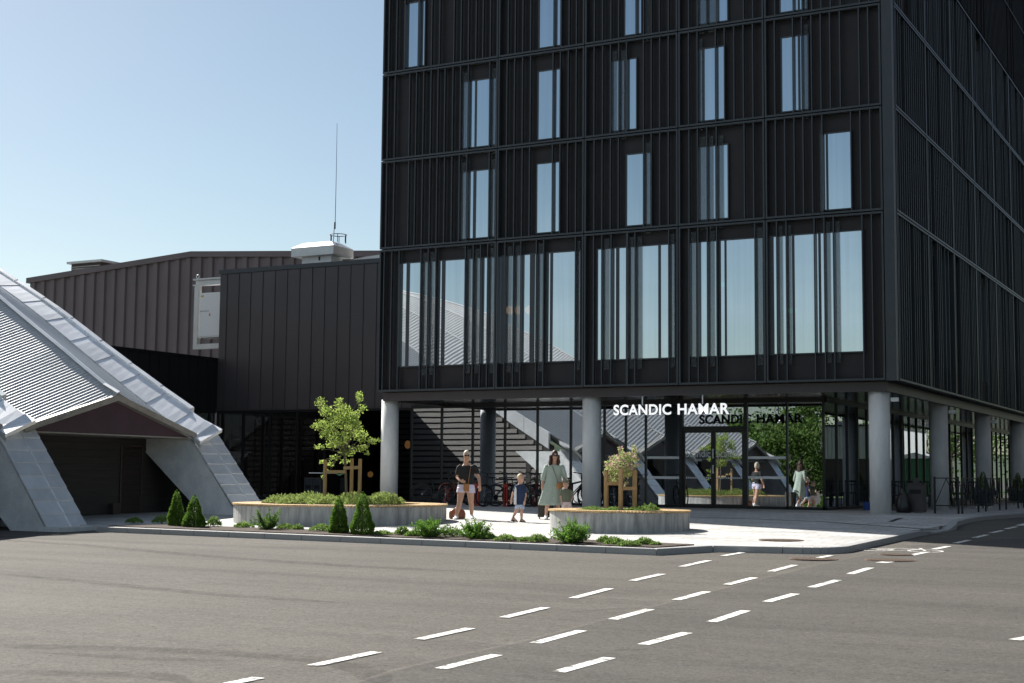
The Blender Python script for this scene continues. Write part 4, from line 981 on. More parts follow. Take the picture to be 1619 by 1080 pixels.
blobs = [(508,636,9,9),(515,650,12,10),(530,668,15,12),(520,685,15,11),(506,672,11,9),(496,676,9,6),(545,650,12,14),(538,638,8,9),(568,630,6,8),(572,646,7,8),(563,655,9,9),(556,680,19,15),(540,692,16,12),(574,690,12,9),(590,697,11,5),(600,694,6,3),(525,704,13,7),(507,706,10,4),(570,708,12,6),(550,714,14,8),(582,716,6,3),(530,724,9,5),(520,735,7,5),(508,732,6,3),(514,745,4,4),(510,755,4,3),(567,625,4,7),(552,664,14,12),(535,655,10,10),(565,670,10,9),(543,732,8,5)]
b = MB(); tips = crown(b, rg, blobs, D, 3900, .056, .4)
hub = at_depth(545, 716, D); bt = MB(); bt.tube([tb, at_depth(547, 760, D), hub, at_depth(543, 680, D), at_depth(545, 652, D)], [.035, .03, .026, .018, .008], 8); bt.build('trunk', m_bark, t)
bt = MB(); branchy(rg, hub, tips, bt, .012, .004, .07); bt.build('branches', m_bark, t); b.build('foliage', m_leaf, t)
rg = random.Random(43); D = 31.0
tb = at_depth(981, 805, D); tb = Vector((tb.x, tb.y, RZ-.05)); t = thing('flowering_shrub', 'small shrub with pale leaves and pink blossom tied to stakes in the smaller planter', 'shrub', tb)
blobs = [(980,738,16,16),(966,742,10,10),(992,740,12,12),(975,728,13,9),(986,722,10,8),(997,722,9,8),(1004,726,6,6),(960,735,5,6),(980,712,3,7),(1001,710,3,7),(1008,735,5,3),(968,757,9,5),(988,752,10,7),(957,750,4,3),(990,765,3,5),(972,762,5,3),(1006,714,4,5)]
b, bl = MB(), MB(); tips = crown(b, rg, blobs, D, 1900, .055, .18, bl)
hub = at_depth(982, 762, D); bt = MB(); bt.tube([tb, hub, at_depth(981, 740, D)], [.018, .014, .006], 8); bt.build('trunk', m_bark, t)
bt = MB(); branchy(rg, hub, tips, bt, .007, .003, .06); bt.build('branches', m_bark, t); b.build('foliage', m_leafpale, t); bl.build('blossom', m_blossom, t)
def stakes(posts, bars, D, zbase, label):
    t = thing('tree_stakes', label, 'tree stake', Vector((at_depth(posts[0][0], 790, D).x, at_depth(posts[0][0], 790, D).y, zbase)))
    for i, (px, ytop, w_, dd) in enumerate(posts):
        p = at_depth(px, ytop, D+dd); b = MB(); b.box(p.x-w_/2, p.x+w_/2, p.y-w_/2, p.y+w_/2, zbase-.1, p.z); b.build('post', m_stake, t)
    for (xa, ya, xb, yb, dd) in bars:
        a, c = at_depth(xa, ya, D+dd), at_depth(xb, yb, D+dd); b = MB(); b.bar(a, c, .028, .075); b.build('crossbar', m_stake, t)
    return t
st = stakes([(514.5,727,.062,0),(556.5,725,.062,.5),(569.5,725.5,.062,0)], [(511,746,546,746,-.05),(543,740,572,739,-.06)], 34.8, LZ-.05, 'three square timber stakes with crossbars round the young tree, left planter')
b = MB(); a = at_depth(543, 749, 34.7); b.tube([a, a+Vector((-.12,0,-.04)), a+Vector((-.2,-.02,0))], .012, 6); b.build('green_tie', mat('green_tie', (.03,.25,.14), .6), st)
stakes([(958.5,745,.075,0),(981.5,741,.075,-.35),(1003.5,743,.075,0)], [(956,764.5,984,764.5,-.1),(979,772.3,1006,772.3,-.3)], 30.9, RZ-.05, 'three square timber stakes with crossbars round the pink shrub, smaller planter')
# --- trees and lawn across the street, mirrored in the hotel glass
def big_tree(x, y, h, r, label, seed, n=5200):
    g = Vector((x, y, gz(y)+ROADZ)); rg = random.Random(seed); t = thing('street_tree', label, 'tree', g, 0, 'trees across the street')
    b = MB(); b.tube([g-Vector((0,0,.2)), g+Vector((0,0,h*.25)), g+Vector((.1,.1,h*.6))], [.2, .16, .06], 10); b.build('trunk', m_bark, t)
    b = MB(); bb = MB(); hub = g+Vector((0,0,h*.3)); tips = []
    for i in range(34):
        v = rv(rg); c = g+Vector((v.x*r*.78, v.y*r*.78, h*.55+v.z*h*.38)); cr = r*rg.uniform(.22,.40); tips.append(c)
        for j in range(n//34):
            q = rv(rg)*(rg.random()**.4)*cr; leaf(b, c+q, rv(rg), rv(rg), .34*rg.uniform(.6,1.2), .2)
    branchy(rg, hub, tips, bb, .05, .015, .05); bb.build('branches', m_bark, t); b.build('crown', m_treeleaf, t)
for i, (x, y, h, r) in enumerate([(-20.5,-49,6.2,3.2),(-24.5,-53,5.6,2.8),(-29,-58,7,3.2),(-35,-60,8,3.6),(-22,-64,9,4.2),(-13,-58,8,3.8),(-41,-66,9,4),(-30,-74,10,4.6),(-6,-66,9,4),(3,-72,10,4.4),(-16,-76,10,4.5),(12,-70,9,4)]):
    big_tree(x, y, h, r, 'leafy green street tree standing across the road behind the viewer', 60+i)
b = MB(); rg = random.Random(9)
for i in range(9000):
    x, y = rg.uniform(-48, 20), rg.uniform(-80, -46); z = gz(y)+ROADZ; leaf(b, Vector((x, y, z)), Vector((rg.uniform(-.4,.4), rg.uniform(-.4,.4), 1)), rv(rg), rg.uniform(.2,.45), .12)
tag(b.build('grass', m_leafcov), 'rough green grass verge across the road behind the viewer', 'grass', None, 'stuff')
flat_poly('lawn', [(-60, -100), (60, -100), (60, -45.5), (-60, -45.5)], ROADZ+.012, mat('lawn_turf', (.05, .085, .025), .9, var=.3, scale=2))
flat_poly('lawn', [(3.2, 34), (50, 34), (50, 110), (3.2, 110)], ROADZ+.012, MATS['lawn_turf'])
for i, (x, y, h, r) in enumerate([(9,84,10,4.5),(3,92,11,5),(17,88,12,5),(24,80,9,4.5),(-4,96,11,5),(30,95,13,6)]):
    big_tree(x, y, h, r, 'leafy green tree far behind the hotel on its right side', 80+i, 3600)
# ---------------------------------------------------------------- PEOPLE
m_skin = mat('adult_skin', (.50, .29, .20), .55, 0, var=.08, scale=14)  # adult skin tone, faintly mottled
m_skin2 = mat('fair_child_skin', (.56, .33, .24), .55, 0, var=.06, scale=14)
m_tee = mat('black_cotton', (.016, .016, .017), .85, 0, var=.2, scale=8, bump=.3, bscale=10)
m_short = mat('lilac_denim', (.60, .57, .72), .85, 0, var=.06, scale=8, bump=.3, bscale=10)
m_dress = mat('sage_print_cotton', (.27, .34, .28), .85, 0, scale=55, col2=(.46, .52, .45), bump=.4, bscale=7)
m_navy = mat('navy_cotton', (.020, .035, .085), .85, 0, var=.2, scale=9, bump=.3, bscale=10)
m_lblue = mat('pale_blue_cotton', (.42, .50, .62), .85, 0, var=.06, scale=9)
m_olive = mat('olive_cotton', (.13, .14, .095), .85, 0, var=.15, scale=9, bump=.3, bscale=12)
m_rose = mat('pale_rose_cotton', (.62, .50, .50), .85, 0, var=.05, scale=9)
m_camo = mat('camouflage_cap', (.15, .16, .09), .85, 0, scale=26, col2=(.34, .30, .19))
m_blond = mat('blond_hair', (.60, .45, .24), .6, 0, var=.2, scale=30, stretch=(8, 8, 1))
m_grey = mat('short_fair_hair', (.60, .52, .41), .6, 0, var=.25, scale=30)
m_brown = mat('dark_brown_hair', (.050, .024, .013), .6, 0, var=.35, scale=24, stretch=(9, 9, .6))
m_shoew = mat('white_trainer', (.72, .72, .70), .6)
m_sandal = mat('brown_sandal', (.10, .07, .05), .7)
m_lens = mat('dark_lens', (.01, .01, .012), .12)
m_tan = mat('tan_leather', (.34, .15, .045), .5, 0, var=.15, scale=10)
m_cognac = mat('cognac_leather', (.20, .065, .025), .4, 0, var=.25, scale=8, bump=.3, bscale=12)
m_case = mat('dark_olive_suitcase', (.035, .033, .028), .6, 0, var=.15, scale=10)
m_lip = mat('lip', (.42, .14, .12), .5)
m_eye = mat('eye', (.06, .04, .03), .2)
def ring(c, rx, ry, n=22, pl=0, k=9, ph=0.):
    c = Vector(c); return [c+Vector((rx*(1+pl*math.cos(k*a+ph))*math.cos(a), ry*(1+pl*math.cos(k*a+ph))*math.sin(a), 0)) for a in [2*math.pi*i/n for i in range(n)]]
def fuse(o, vox=.006, it=3):
    m = o.modifiers.new('remesh', 'REMESH'); m.mode = 'VOXEL'; m.voxel_size = vox; m.use_smooth_shade = True
    if it: s = o.modifiers.new('smooth', 'SMOOTH'); s.iterations = it; s.factor = .5
    return o
def limb(b, pts, rad, n=14):
    P = [Vector(p) for p in pts]; q, r = [], []
    for i in range(len(P)-1):
        for k in range(4): t = k/4; q.append(P[i].lerp(P[i+1], t)); r.append(rad[i]+(rad[i+1]-rad[i])*t)
    q.append(P[-1]); r.append(rad[-1])
    for i, p in enumerate(P): b.ell(p, rad[i], rad[i], rad[i], 14, 8)
    b.tube(q, r, n)
def hand(b, wrist, d, side, s=1.0, curl=.5):
    """palm, four unequal curled fingers and a thumb off the side of the palm"""
    d = Vector(d).normalized(); fw = Vector((0, -1, 0)); across = d.cross(fw).normalized()*side
    nrm = across.cross(d).normalized()*side; pc = Vector(wrist)+d*.045*s
    rows = []
    for i in range(5):
        c = Vector(wrist)+d*(.085*s*i/4); w_ = (.024+.014*min(1, i/2))*s; h_ = (.016+.002*(i == 2))*s
        rows.append([c+across*w_*math.cos(a)+nrm*h_*math.sin(a) for a in [2*math.pi*k/12 for k in range(12)]])
    b.loft(rows)
    for i, (off, ln) in enumerate(((-.030, .066), (-.010, .076), (.010, .071), (.029, .056))):
        p = Vector(wrist)+d*.080*s+across*off*s; pts = [p]; dd = d.copy()
        for j, f in enumerate((.45, .32, .23)):
            dd = (dd-nrm*curl*(.35+.25*j)*side*side).normalized(); p = p+dd*ln*f*s; pts.append(p)
        b.tube(pts, [.0092*s, .0088*s, .008*s, .007*s], 8)
    p = Vector(wrist)+d*.025*s-across*.024*s; q = p+(d*.55-across*.62)*.040*s; b.tube([p, q, q+(d*.95-across*.1-nrm*.3)*.030*s], [.012*s, .0105*s, .008*s], 8)
def head(b, c, rx, ry, rz, yaw=0, neck=None, nr=.055):
    c = Vector(c); M_ = Matrix.Rotation(yaw, 3, 'Z'); t = lambda v: c+M_@Vector(v)
    rows = []
    for (z, a, f, k) in ((-1.0, .30, .50, .0), (-.9, .52, .66, .05), (-.70, .72, .84, .12), (-.4, .88, .93, .1), (-.1, .97, .97, .05), (.25, 1.0, 1.0, .0), (.55, .93, .96, -.03), (.8, .70, .75, -.05), (.95, .36, .42, -.05), (1.0, .1, .12, -.05)):
        rows.append([t((rx*a*math.cos(w), ry*f*math.sin(w)-k*ry*(1 if math.sin(w) < 0 else .2), rz*z)) for w in [2*math.pi*i/22 for i in range(22)]])
    b.loft(rows)
    b.loft([[t((rx*.10*math.cos(w), -ry*.98+ry*.10*math.sin(w), rz*.10)) for w in [2*math.pi*i/8 for i in range(8)]], [t((rx*.17*math.cos(w), -ry*1.09+ry*.10*math.sin(w), -rz*.16)) for w in [2*math.pi*i/8 for i in range(8)]], [t((rx*.20*math.cos(w), -ry*1.0+ry*.12*math.sin(w), -rz*.26)) for w in [2*math.pi*i/8 for i in range(8)]]])
    for s in (-1, 1): b.ell(t((s*rx*1.0, ry*.08, -rz*.02)), rx*.12, ry*.16, rz*.22, 8, 6)
    if neck: b.tube([c+Vector((0, ry*.15, -rz*.35)), Vector(neck)], [nr, nr*1.12], 14)
    return t
class LB(MB):
    def build(s, name, m, root, smooth=True, vox=None, it=3):
        o = MB.build(s, name, m, None, smooth); o.parent = root
        if vox: fuse(o, vox, it)
        return o

def face(t, rx, ry, rz, root, glasses):
    b = LB(); b.ell(t((0, -ry*.985, -rz*.50)), rx*.30, ry*.06, rz*.065, 10, 6); b.build('lips', m_lip, root, True)
    if glasses:
        b = LB()
        for s in (-1, 1): b.ell(t((s*rx*.43, -ry*1.02, rz*.10)), rx*.37, ry*.10, rz*.17, 12, 8)
        b.tube([t((-rx*.1, -ry*1.08, rz*.12)), t((rx*.1, -ry*1.08, rz*.12))], .004, 6)
        for s in (-1, 1): b.tube([t((s*rx*.75, -ry*.92, rz*.12)), t((s*rx*1.06, ry*.05, rz*.1))], .004, 6)
        b.build('sunglasses', m_lens, root, True)
    else:
        b = LB()
        for s in (-1, 1): b.ell(t((s*rx*.40, -ry*.94, rz*.06)), rx*.14, ry*.07, rz*.075, 10, 6)
        b.build('eyes', m_eye, root, True)
def foot(b, ankle, d, ln=.24, w_=.045, drop=.0):
    a = Vector(ankle); d = Vector(d); d.z = 0; d.normalize(); s = Vector((-d.y, d.x, 0)); rows = []
    for (u, ww, h) in ((-.28, .55, .6), (-.22, .85, 1.0), (0, .95, 1.15), (.25, 1.0, .95), (.5, 1.12, .7), (.68, 1.0, .5), (.76, .6, .35)):
        c = a+d*u*ln; zb = drop*u; rows.append([Vector((c.x, c.y, 0))+s*(w_*ww*math.cos(t))+Vector((0, 0, max(.0, (a.z-.085)*(1 if u < .3 else max(0, 1-(u-.3)*2.4)))+.036*h*(1+math.sin(t))+.002)) for t in [2*math.pi*i/14 for i in range(14)]])
    b.loft(rows)
def start(cx, gy, x0, y0, label, S_=7.2):
    g = ground(x0+cx/S_, y0+gy/S_); g.z = gz(g.y); d = Vector((g.x-CAM.x, g.y-CAM.y, 0)).normalized(); D = (g-CAM).dot(CF); s = S_*PXF/D
    root = thing('person', label, 'person', g, 0)
    rot = math.atan2(-d.x, d.y)
    def J(zx, zy, y=0.): return Vector(((zx-cx)/s, y, (gy-zy)/s))
    return root, J, rot
def local_build(b, name, m, root, vox=None, it=3, smooth=True):
    o = MB.build(b, name, m, None, smooth); o.parent = root
    if vox: fuse(o, vox, it)
    return o
# woman in black T-shirt and lilac shorts -------------------------------------------------
r1, J, rot = start(400, 945, 680, 690, 'woman standing with legs apart in black T-shirt, lilac shorts and sunglasses')
b = LB(); t = head(b, J(408, 227), .074, .096, .130, .12, J(402, 325, .03), .056)
b.loft([ring(J(402, 318, .03), .07, .06), ring(J(405, 352, .03), .14, .075), ring(J(407, 400, .02), .185, .11), ring(J(408, 470, .01), .165, .115), ring(J(406, 540, .02), .185, .13), ring(J(405, 600, .03), .19, .13), ring(J(404, 640, .03), .10, .10)])
limb(b, [J(334, 366, .03), J(305, 470, .05), J(338, 505, -.12)], [.046, .043, .028]); limb(b, [J(494, 364, .03), J(552, 470, .06), J(563, 560, -.02)], [.046, .044, .030])
hand(b, J(338, 505, -.12), (.75, -.45, -.25), 1, 1, .7); hand(b, J(563, 560, -.02), (-.03, -.1, -1), -1, 1, .5)
limb(b, [J(354, 600, .02), J(333, 765, -.05), J(318, 825, -.02), J(300, 900, .0)], [.100, .062, .058, .037]); limb(b, [J(452, 600, .04), J(466, 765, .16), J(472, 825, .22), J(472, 893, .26)], [.100, .062, .058, .037])
foot(b, J(300, 905, .0), (-.25, -1, 0)); foot(b, J(472, 900, .26), (.12, -1, 0))
b.build('body', m_skin, r1, vox=.0065); face(t, .074, .096, .130, r1, True)
b = LB(); b.loft([ring(J(408, 335, .03), .125, .080), ring(J(408, 352, .03), .192, .100), ring(J(408, 405, .015), .200, .135), ring(J(408, 440, .0), .190, .150), ring(J(407, 500, .01), .188, .140), ring(J(404, 550, .02), .212, .152), ring(J(404, 552, .02), .1, .08)])
limb(b, [J(334, 349, .03), J(322, 362, .03), J(308, 418, .04)], [.060, .066, .064]); limb(b, [J(492, 347, .03), J(506, 360, .03), J(528, 405, .04)], [.060, .066, .065]); b.build('t_shirt', m_tee, r1, vox=.008)
b = LB(); b.loft([ring(J(404, 520, .02), .19, .14), ring(J(405, 560, .025), .206, .150), ring(J(405, 600, .03), .222, .150), ring(J(405, 612, .03), .18, .12)])
b.loft([ring(J(352, 585, .015), .108, .118), ring(J(349, 640, .0), .116, .118)]); b.loft([ring(J(456, 585, .04), .108, .118), ring(J(461, 645, .055), .114, .118)]); b.build('shorts', m_short, r1, vox=.009)
b = LB(); b.ell(J(409, 209, .014), .086, .104, .114, 18, 12); b.ell(J(411, 232, .05), .080, .075, .105, 16, 10); b.build('hair', m_grey, r1, vox=.008)
for a_, d_ in (((300, 905, .0), (-.25, -1, 0)), ((472, 900, .26), (.12, -1, 0))):
    b = LB(); foot(b, J(*a_), d_, .262, .052); b.ell(J(a_[0], a_[1]+5, a_[2]+.01), .050, .058, .048, 12, 8); b.build('shoe', m_shoew, r1, vox=.008)
r1.rotation_euler.z = rot
def world(root, rotz, p): return Vector(root.location)+Matrix.Rotation(rotz, 3, 'Z')@Vector(p)
def prop(name, label, cat, root, rotz, group=None):
    o = thing(name, label, cat, root.location, rotz, group); return o
bg1 = prop('shoulder_bag', 'small tan leather shoulder bag worn across the black T-shirt', 'bag', r1, rot)
c = J(408, 580, -.155); b = LB(); b.loft([[c+Vector((sx*w_, sy*.03, z)) for sx, sy in ((-1,-1),(1,-1),(1,1),(-1,1))] for w_, z in ((.062, -.095), (.070, -.07), (.070, .06), (.058, .088))]); b.build('pouch', m_tan, bg1, False)
b = LB(); b.box(c.x-.062, c.x+.062, c.y-.036, c.y-.028, c.z+.0, c.z+.085); b.build('flap', m_tan, bg1, False)
def strap(pts, bag, m, w_=.016):
    b = LB(); b.tube(pts, w_/2, 6); b.build('strap', m, bag)
strap([c+Vector((.05, .01, .08)), J(437, 480, -.150), J(446, 410, -.150), J(455, 350, -.085), J(462, 330, .0), J(455, 345, .09)], bg1, m_tan)
tr_ = thing('travel_bag', 'cognac leather travel bag standing on the paving behind the woman in shorts', 'bag', world(r1, rot, J(308, 945, .32)), rot+.15)
b = LB(); b.loft([[Vector((x_*1, y_*1, z)) for x_, y_ in ((-.19*k, -.10*k), (.19*k, -.10*k), (.205*k, 0), (.19*k, .10*k), (-.19*k, .10*k), (-.205*k, 0))] for z, k in ((0, .9), (.02, 1), (.14, 1.02), (.21, .88), (.245, .6))]); o = b.build('body', m_cognac, tr_, vox=.012)
for s in (-1, 1):
    b = LB(); b.tube([(-.08, s*.085, .16), (-.07, s*.07, .26), (0, s*.05, .31), (.07, s*.07, .26), (.08, s*.085, .16)], .009, 6); b.build('handle', m_cognac, tr_)
b = LB(); b.box(-.205, -.195, -.05, .05, .03, .18); b.build('end_pocket', m_cognac, tr_)

# woman in the green dress ------------------------------------------------------------------
r2, J, rot2 = start(690, 948, 780, 690, 'woman walking in a knee-length sage green dress with long dark hair and sunglasses')
b = LB(); t = head(b, J(697, 228), .068, .092, .125, .05, J(690, 335, .03), .050)
b.loft([ring(J(690, 322, .03), .06, .055), ring(J(690, 345, .03), .15, .08), ring(J(690, 420, .02), .15, .10), ring(J(688, 500, .02), .13, .10), ring(J(680, 580, .03), .165, .12), ring(J(675, 640, .03), .10, .1)])
limb(b, [J(602, 350, .03), J(568, 470, .05), J(556, 545, -.02)], [.048, .040, .027]); limb(b, [J(782, 350, .03), J(812, 470, .05), J(800, 500, -.14)], [.048, .040, .027])
hand(b, J(556, 545, -.02), (-.03, .1, -1), 1, .95, .8); hand(b, J(800, 500, -.14), (-.25, -.3, -.9), -1, .95, .6)
limb(b, [J(640, 640, .0), J(618, 770, -.10), J(606, 830, -.06), J(602, 895, .0)], [.085, .055, .052, .034]); limb(b, [J(715, 640, .04), J(732, 770, .12), J(735, 830, .22), J(735, 890, .30)], [.085, .055, .052, .034])
foot(b, J(602, 905, .0), (-.25, -1, 0), .23); foot(b, J(735, 898, .30), (.1, -1, 0), .23); b.build('body', m_skin, r2, vox=.0065); face(t, .068, .092, .125, r2, True)
b = LB(); N_ = 54; rows = []
for (zx, zy, rx, ry, pl) in ((690, 322, .085, .075, 0), (690, 332, .165, .09, 0), (690, 352, .192, .10, .0), (692, 400, .190, .125, .01), (688, 440, .185, .13, .02), (680, 520, .205, .15, .035), (668, 620, .240, .18, .05), (655, 710, .270, .21, .06), (640, 775, .288, .23, .07), (637, 788, .291, .235, .075)):
    rows.append(ring(J(zx, zy, .02), rx, ry, N_, pl, 7, .6))
b.loft(rows); o = b.build('dress', m_dress, r2); ss = o.modifiers.new('subdiv', 'SUBSURF'); ss.levels = ss.render_levels = 1
b = LB(); limb(b, [J(604, 350, .03), J(575, 440, .04), J(562, 492, .03)], [.062, .066, .060]); b.build('sleeve', m_dress, r2); b = LB(); limb(b, [J(780, 350, .03), J(802, 430, .04), J(813, 480, .02)], [.062, .066, .058]); b.build('sleeve', m_dress, r2)
b = LB(); b.ell(J(696, 209, .014), .083, .102, .116, 18, 12)
for xs in ((648, 640, 634), (738, 742, 738)): b.loft([ring(J(xs[0], 215, .03), .035, .07), ring(J(xs[0]-2, 260, .03), .035, .06), ring(J(xs[1], 300, .01), .043, .06), ring(J(xs[2]+(8 if xs[0] < 700 else -8), 334, -.02), .030, .045)])
b.loft([ring(J(692, 240, .07), .085, .05), ring(J(690, 340, .085), .095, .045)]); b.build('hair', m_brown, r2, vox=.009, it=2)
for a_, d_ in (((602, 905, .0), (-.25, -1, 0)), ((735, 898, .30), (.1, -1, 0))):
    b = LB(); foot(b, J(*a_), d_, .25, .050); b.ell(J(a_[0], a_[1]+2, a_[2]+.01), .046, .054, .045, 12, 8); b.build('shoe', m_shoew, r2, vox=.008)
r2.rotation_euler.z = rot2
bg2 = prop('shoulder_bag', 'rounded brown leather shoulder bag at the hip of the green dress', 'bag', r2, rot2)
c = J(752, 560, -.17); b = LB(); b.loft([ring(c+Vector((0, 0, -.09)), .035, .03), ring(c+Vector((0, 0, -.07)), .075, .045), ring(c, .082, .05), ring(c+Vector((0, 0, .06)), .07, .04), ring(c+Vector((0, 0, .075)), .06, .03)]); b.build('pouch', m_tan, bg2)
strap([c+Vector((-.04, 0, .06)), J(715, 470, -.155), J(690, 400, -.14), J(668, 345, -.085), J(655, 328, .0), J(662, 345, .08)], bg2, m_cognac, .014)
cs = thing('suitcase', 'dark upright wheeled suitcase behind the woman in the green dress', 'suitcase', world(r2, rot2, J(592, 948, .34)), rot2)
for x0, x1, nm in ((-.20, .20, 'shell'),):
    b = LB(); b.loft([[Vector((sx*w_, sy*.13, z)) for sx, sy in ((-1,-.7),(-.85,-1),(.85,-1),(1,-.7),(1,.7),(.85,1),(-.85,1),(-1,.7))] for w_, z in ((.18, .05), (.195, .07), (.195, .52), (.18, .56))]); b.build('shell', m_case, cs, False)
b = LB(); b.box(-.14, .14, -.15, -.13, .12, .42); b.build('front_pocket', m_case, cs, False)
b = LB()
for x in (-.09, .09): b.bar((x, .08, .55), (x, .08, .80), .016, .016)
b.bar((-.1, .08, .80), (.1, .08, .80), .03, .03); b.build('handle', m_chrome, cs, False)
for x in (-.15, .15):
    b = LB(); b.lathe([(.028, -.012), (.028, .012)], (x, -.08, .028), 14, 'x'); b.build('wheel', m_rubber, cs)
    b = LB(); b.lathe([(.028, -.012), (.028, .012)], (x, .08, .028), 14, 'x'); b.build('wheel', m_rubber, cs)

# boy in navy T-shirt, mid-stride ------------------------------------------------------------
r3, J, rot3 = start(290, 975, 780, 690, 'blond boy mid-stride in navy T-shirt, pale blue shorts and brown sandals')
b = LB(); t = head(b, J(308, 482), .072, .085, .102, .75, J(300, 550, .02), .040)
b.loft([ring(J(300, 545, .02), .045, .045), ring(J(300, 565, .02), .10, .06), ring(J(300, 660, .02), .105, .075), ring(J(300, 760, .02), .11, .08), ring(J(300, 800, .02), .10, .08), ring(J(300, 815, .02), .05, .05)])
limb(b, [J(252, 580, .02), J(217, 668, .05), J(203, 725, .03)], [.036, .029, .020]); limb(b, [J(350, 580, .02), J(367, 672, .03), J(356, 735, -.05)], [.036, .029, .020])
hand(b, J(203, 725, .03), (-.1, -.15, -1), 1, .68, .6); hand(b, J(356, 735, -.05), (-.15, -.3, -1), -1, .68, .6)
limb(b, [J(276, 800, .03), J(256, 862, .08), J(240, 890, .14), J(226, 918, .20)], [.058, .038, .034, .024]); limb(b, [J(326, 800, .0), J(320, 868, -.04), J(320, 900, -.03), J(321, 935, .0)], [.058, .038, .036, .025])
foot(b, J(226, 925, .20), (.65, -.75, 0), .18, .034); foot(b, J(321, 938, .0), (.5, -.85, 0), .18, .034); b.build('body', m_skin2, r3, vox=.0055); face(t, .072, .085, .102, r3, False)
b = LB(); b.loft([ring(J(300, 547, .02), .062, .055), ring(J(300, 560, .02), .115, .072), ring(J(300, 600, .02), .125, .09), ring(J(301, 690, .02), .128, .098), ring(J(301, 778, .02), .138, .105), ring(J(301, 780, .02), .07, .06)])
limb(b, [J(254, 580, .02), J(238, 625, .03)], [.046, .044]); limb(b, [J(348, 580, .02), J(362, 630, .02)], [.046, .044]); b.build('t_shirt', m_navy, r3, vox=.0075)
b = LB(); b.prism([J(252, 575, -.055), J(262, 600, -.075), J(262, 776, -.092), J(236, 776, -.04), J(240, 620, -.02)], (-.012, -.012, 0)); b.build('white_side_panel', m_white, r3, False)
b = LB(); b.loft([ring(J(300, 768, .02), .11, .085), ring(J(300, 800, .02), .115, .09), ring(J(300, 806, .02), .09, .07)]); b.loft([ring(J(275, 795, .03), .060, .070), ring(J(272, 826, .035), .063, .072)]); b.loft([ring(J(327, 795, .0), .060, .070), ring(J(327, 824, -.01), .062, .072)]); b.build('shorts', m_lblue, r3, vox=.0075)
b = LB(); b.ell(J(303, 466, .02), .080, .092, .086, 16, 12); b.build('hair', m_blond, r3)
for a_, d_ in (((226, 925, .20), (.65, -.75, 0)), ((321, 938, .0), (.5, -.85, 0))):
    b = LB(); a2 = J(*a_); dd = Vector(d_).normalized(); s_ = Vector((-dd.y, dd.x, 0))
    zo = max(0, a2.z-.085)
    b.loft([[Vector((a2.x, a2.y, 0))+dd*u*.18+s_*w_*sg+Vector((0, 0, zz_+zo*max(0, .55-u))) for sg, zz_ in ((-1, 0), (1, 0), (1, .018), (-1, .018))] for u, w_ in ((-.32, .028), (0, .036), (.5, .042), (.8, .03))])
    for u in (0.05, .28, .55): c = Vector((a2.x, a2.y, 0))+dd*u*.18; b.tube([c+s_*.040+Vector((0,0,.012)), c+s_*.025+Vector((0,0,.062-.04*u)), c-s_*.025+Vector((0,0,.062-.04*u)), c-s_*.040+Vector((0,0,.012))], .008, 6)
    b.ell(a2+Vector((0, 0, -.01)), .034, .036, .018, 10, 6); b.build('sandal', m_sandal, r3)
r3.rotation_euler.z = rot3

# small child with cap -----------------------------------------------------------------------
r4, J, rot4 = start(830, 956, 780, 690, 'small child in camouflage cap, olive polo shirt and pale shorts beside the green dress')
b = LB(); t = head(b, J(824, 555), .068, .080, .094, -.1, J(826, 605, .02), .038)
b.loft([ring(J(828, 598, .02), .045, .042), ring(J(830, 615, .02), .095, .06), ring(J(832, 680, .02), .105, .08), ring(J(832, 745, .02), .11, .085), ring(J(832, 780, .02), .10, .08), ring(J(832, 800, .02), .05, .05)])
limb(b, [J(778, 628, .02), J(770, 690, .03), J(776, 735, -.03)], [.036, .029, .020]); limb(b, [J(884, 625, .02), J(906, 680, .06), J(888, 722, -.02)], [.036, .029, .020])
hand(b, J(776, 735, -.03), (.05, -.2, -1), 1, .6, .5); hand(b, J(888, 722, -.02), (-.6, -.1, -.8), -1, .6, .7)
limb(b, [J(808, 780, .02), J(804, 862, .0), J(803, 938, .02)], [.056, .038, .026]); limb(b, [J(858, 780, .02), J(862, 862, .03), J(862, 936, .06)], [.056, .038, .026])
foot(b, J(803, 932, .02), (-.1, -1, 0), .15, .03); foot(b, J(862, 932, .06), (.15, -1, 0), .15, .03); b.build('body', m_skin2, r4, vox=.0055); face(t, .068, .080, .094, r4, False)
b = LB(); b.loft([ring(J(829, 598, .02), .060, .052), ring(J(830, 610, .02), .108, .07), ring(J(832, 650, .015), .122, .09), ring(J(832, 700, .01), .124, .10), ring(J(832, 748, .015), .128, .102), ring(J(832, 750, .015), .06, .05)])
limb(b, [J(782, 630, .02), J(774, 665, .025)], [.047, .045]); limb(b, [J(880, 628, .02), J(895, 660, .04)], [.047, .045]); b.build('polo_shirt', m_olive, r4, vox=.0075)
b = LB(); b.loft([ring(J(832, 738, .02), .112, .09), ring(J(832, 775, .02), .120, .092), ring(J(832, 785, .02), .09, .07)]); b.loft([ring(J(806, 770, .02), .063, .072), ring(J(804, 826, .015), .068, .074)]); b.loft([ring(J(860, 770, .02), .063, .072), ring(J(862, 826, .02), .066, .074)]); b.build('shorts', m_rose, r4, vox=.0075)
b = LB(); b.loft([ring(J(824, 535, .015), .076, .088), ring(J(825, 515, .018), .078, .088), ring(J(826, 498, .02), .060, .068), ring(J(826, 492, .02), .02, .02)]); b.loft([[J(824, 530, -.04)+Vector((.068*math.cos(a), -.075*abs(math.sin(a))*1.25, .006*math.cos(2*a)+dz)) for a in [math.pi*i/11 for i in range(12)]] for dz in (0, .010)]); b.build('cap', m_camo, r4)
for a_ in ((803, 932, .02), (862, 932, .06)):
    b = LB(); foot(b, J(*a_), (0, -1, 0), .165, .034); b.build('shoe', m_shoew, r4, vox=.007)
r4.rotation_euler.z = rot4
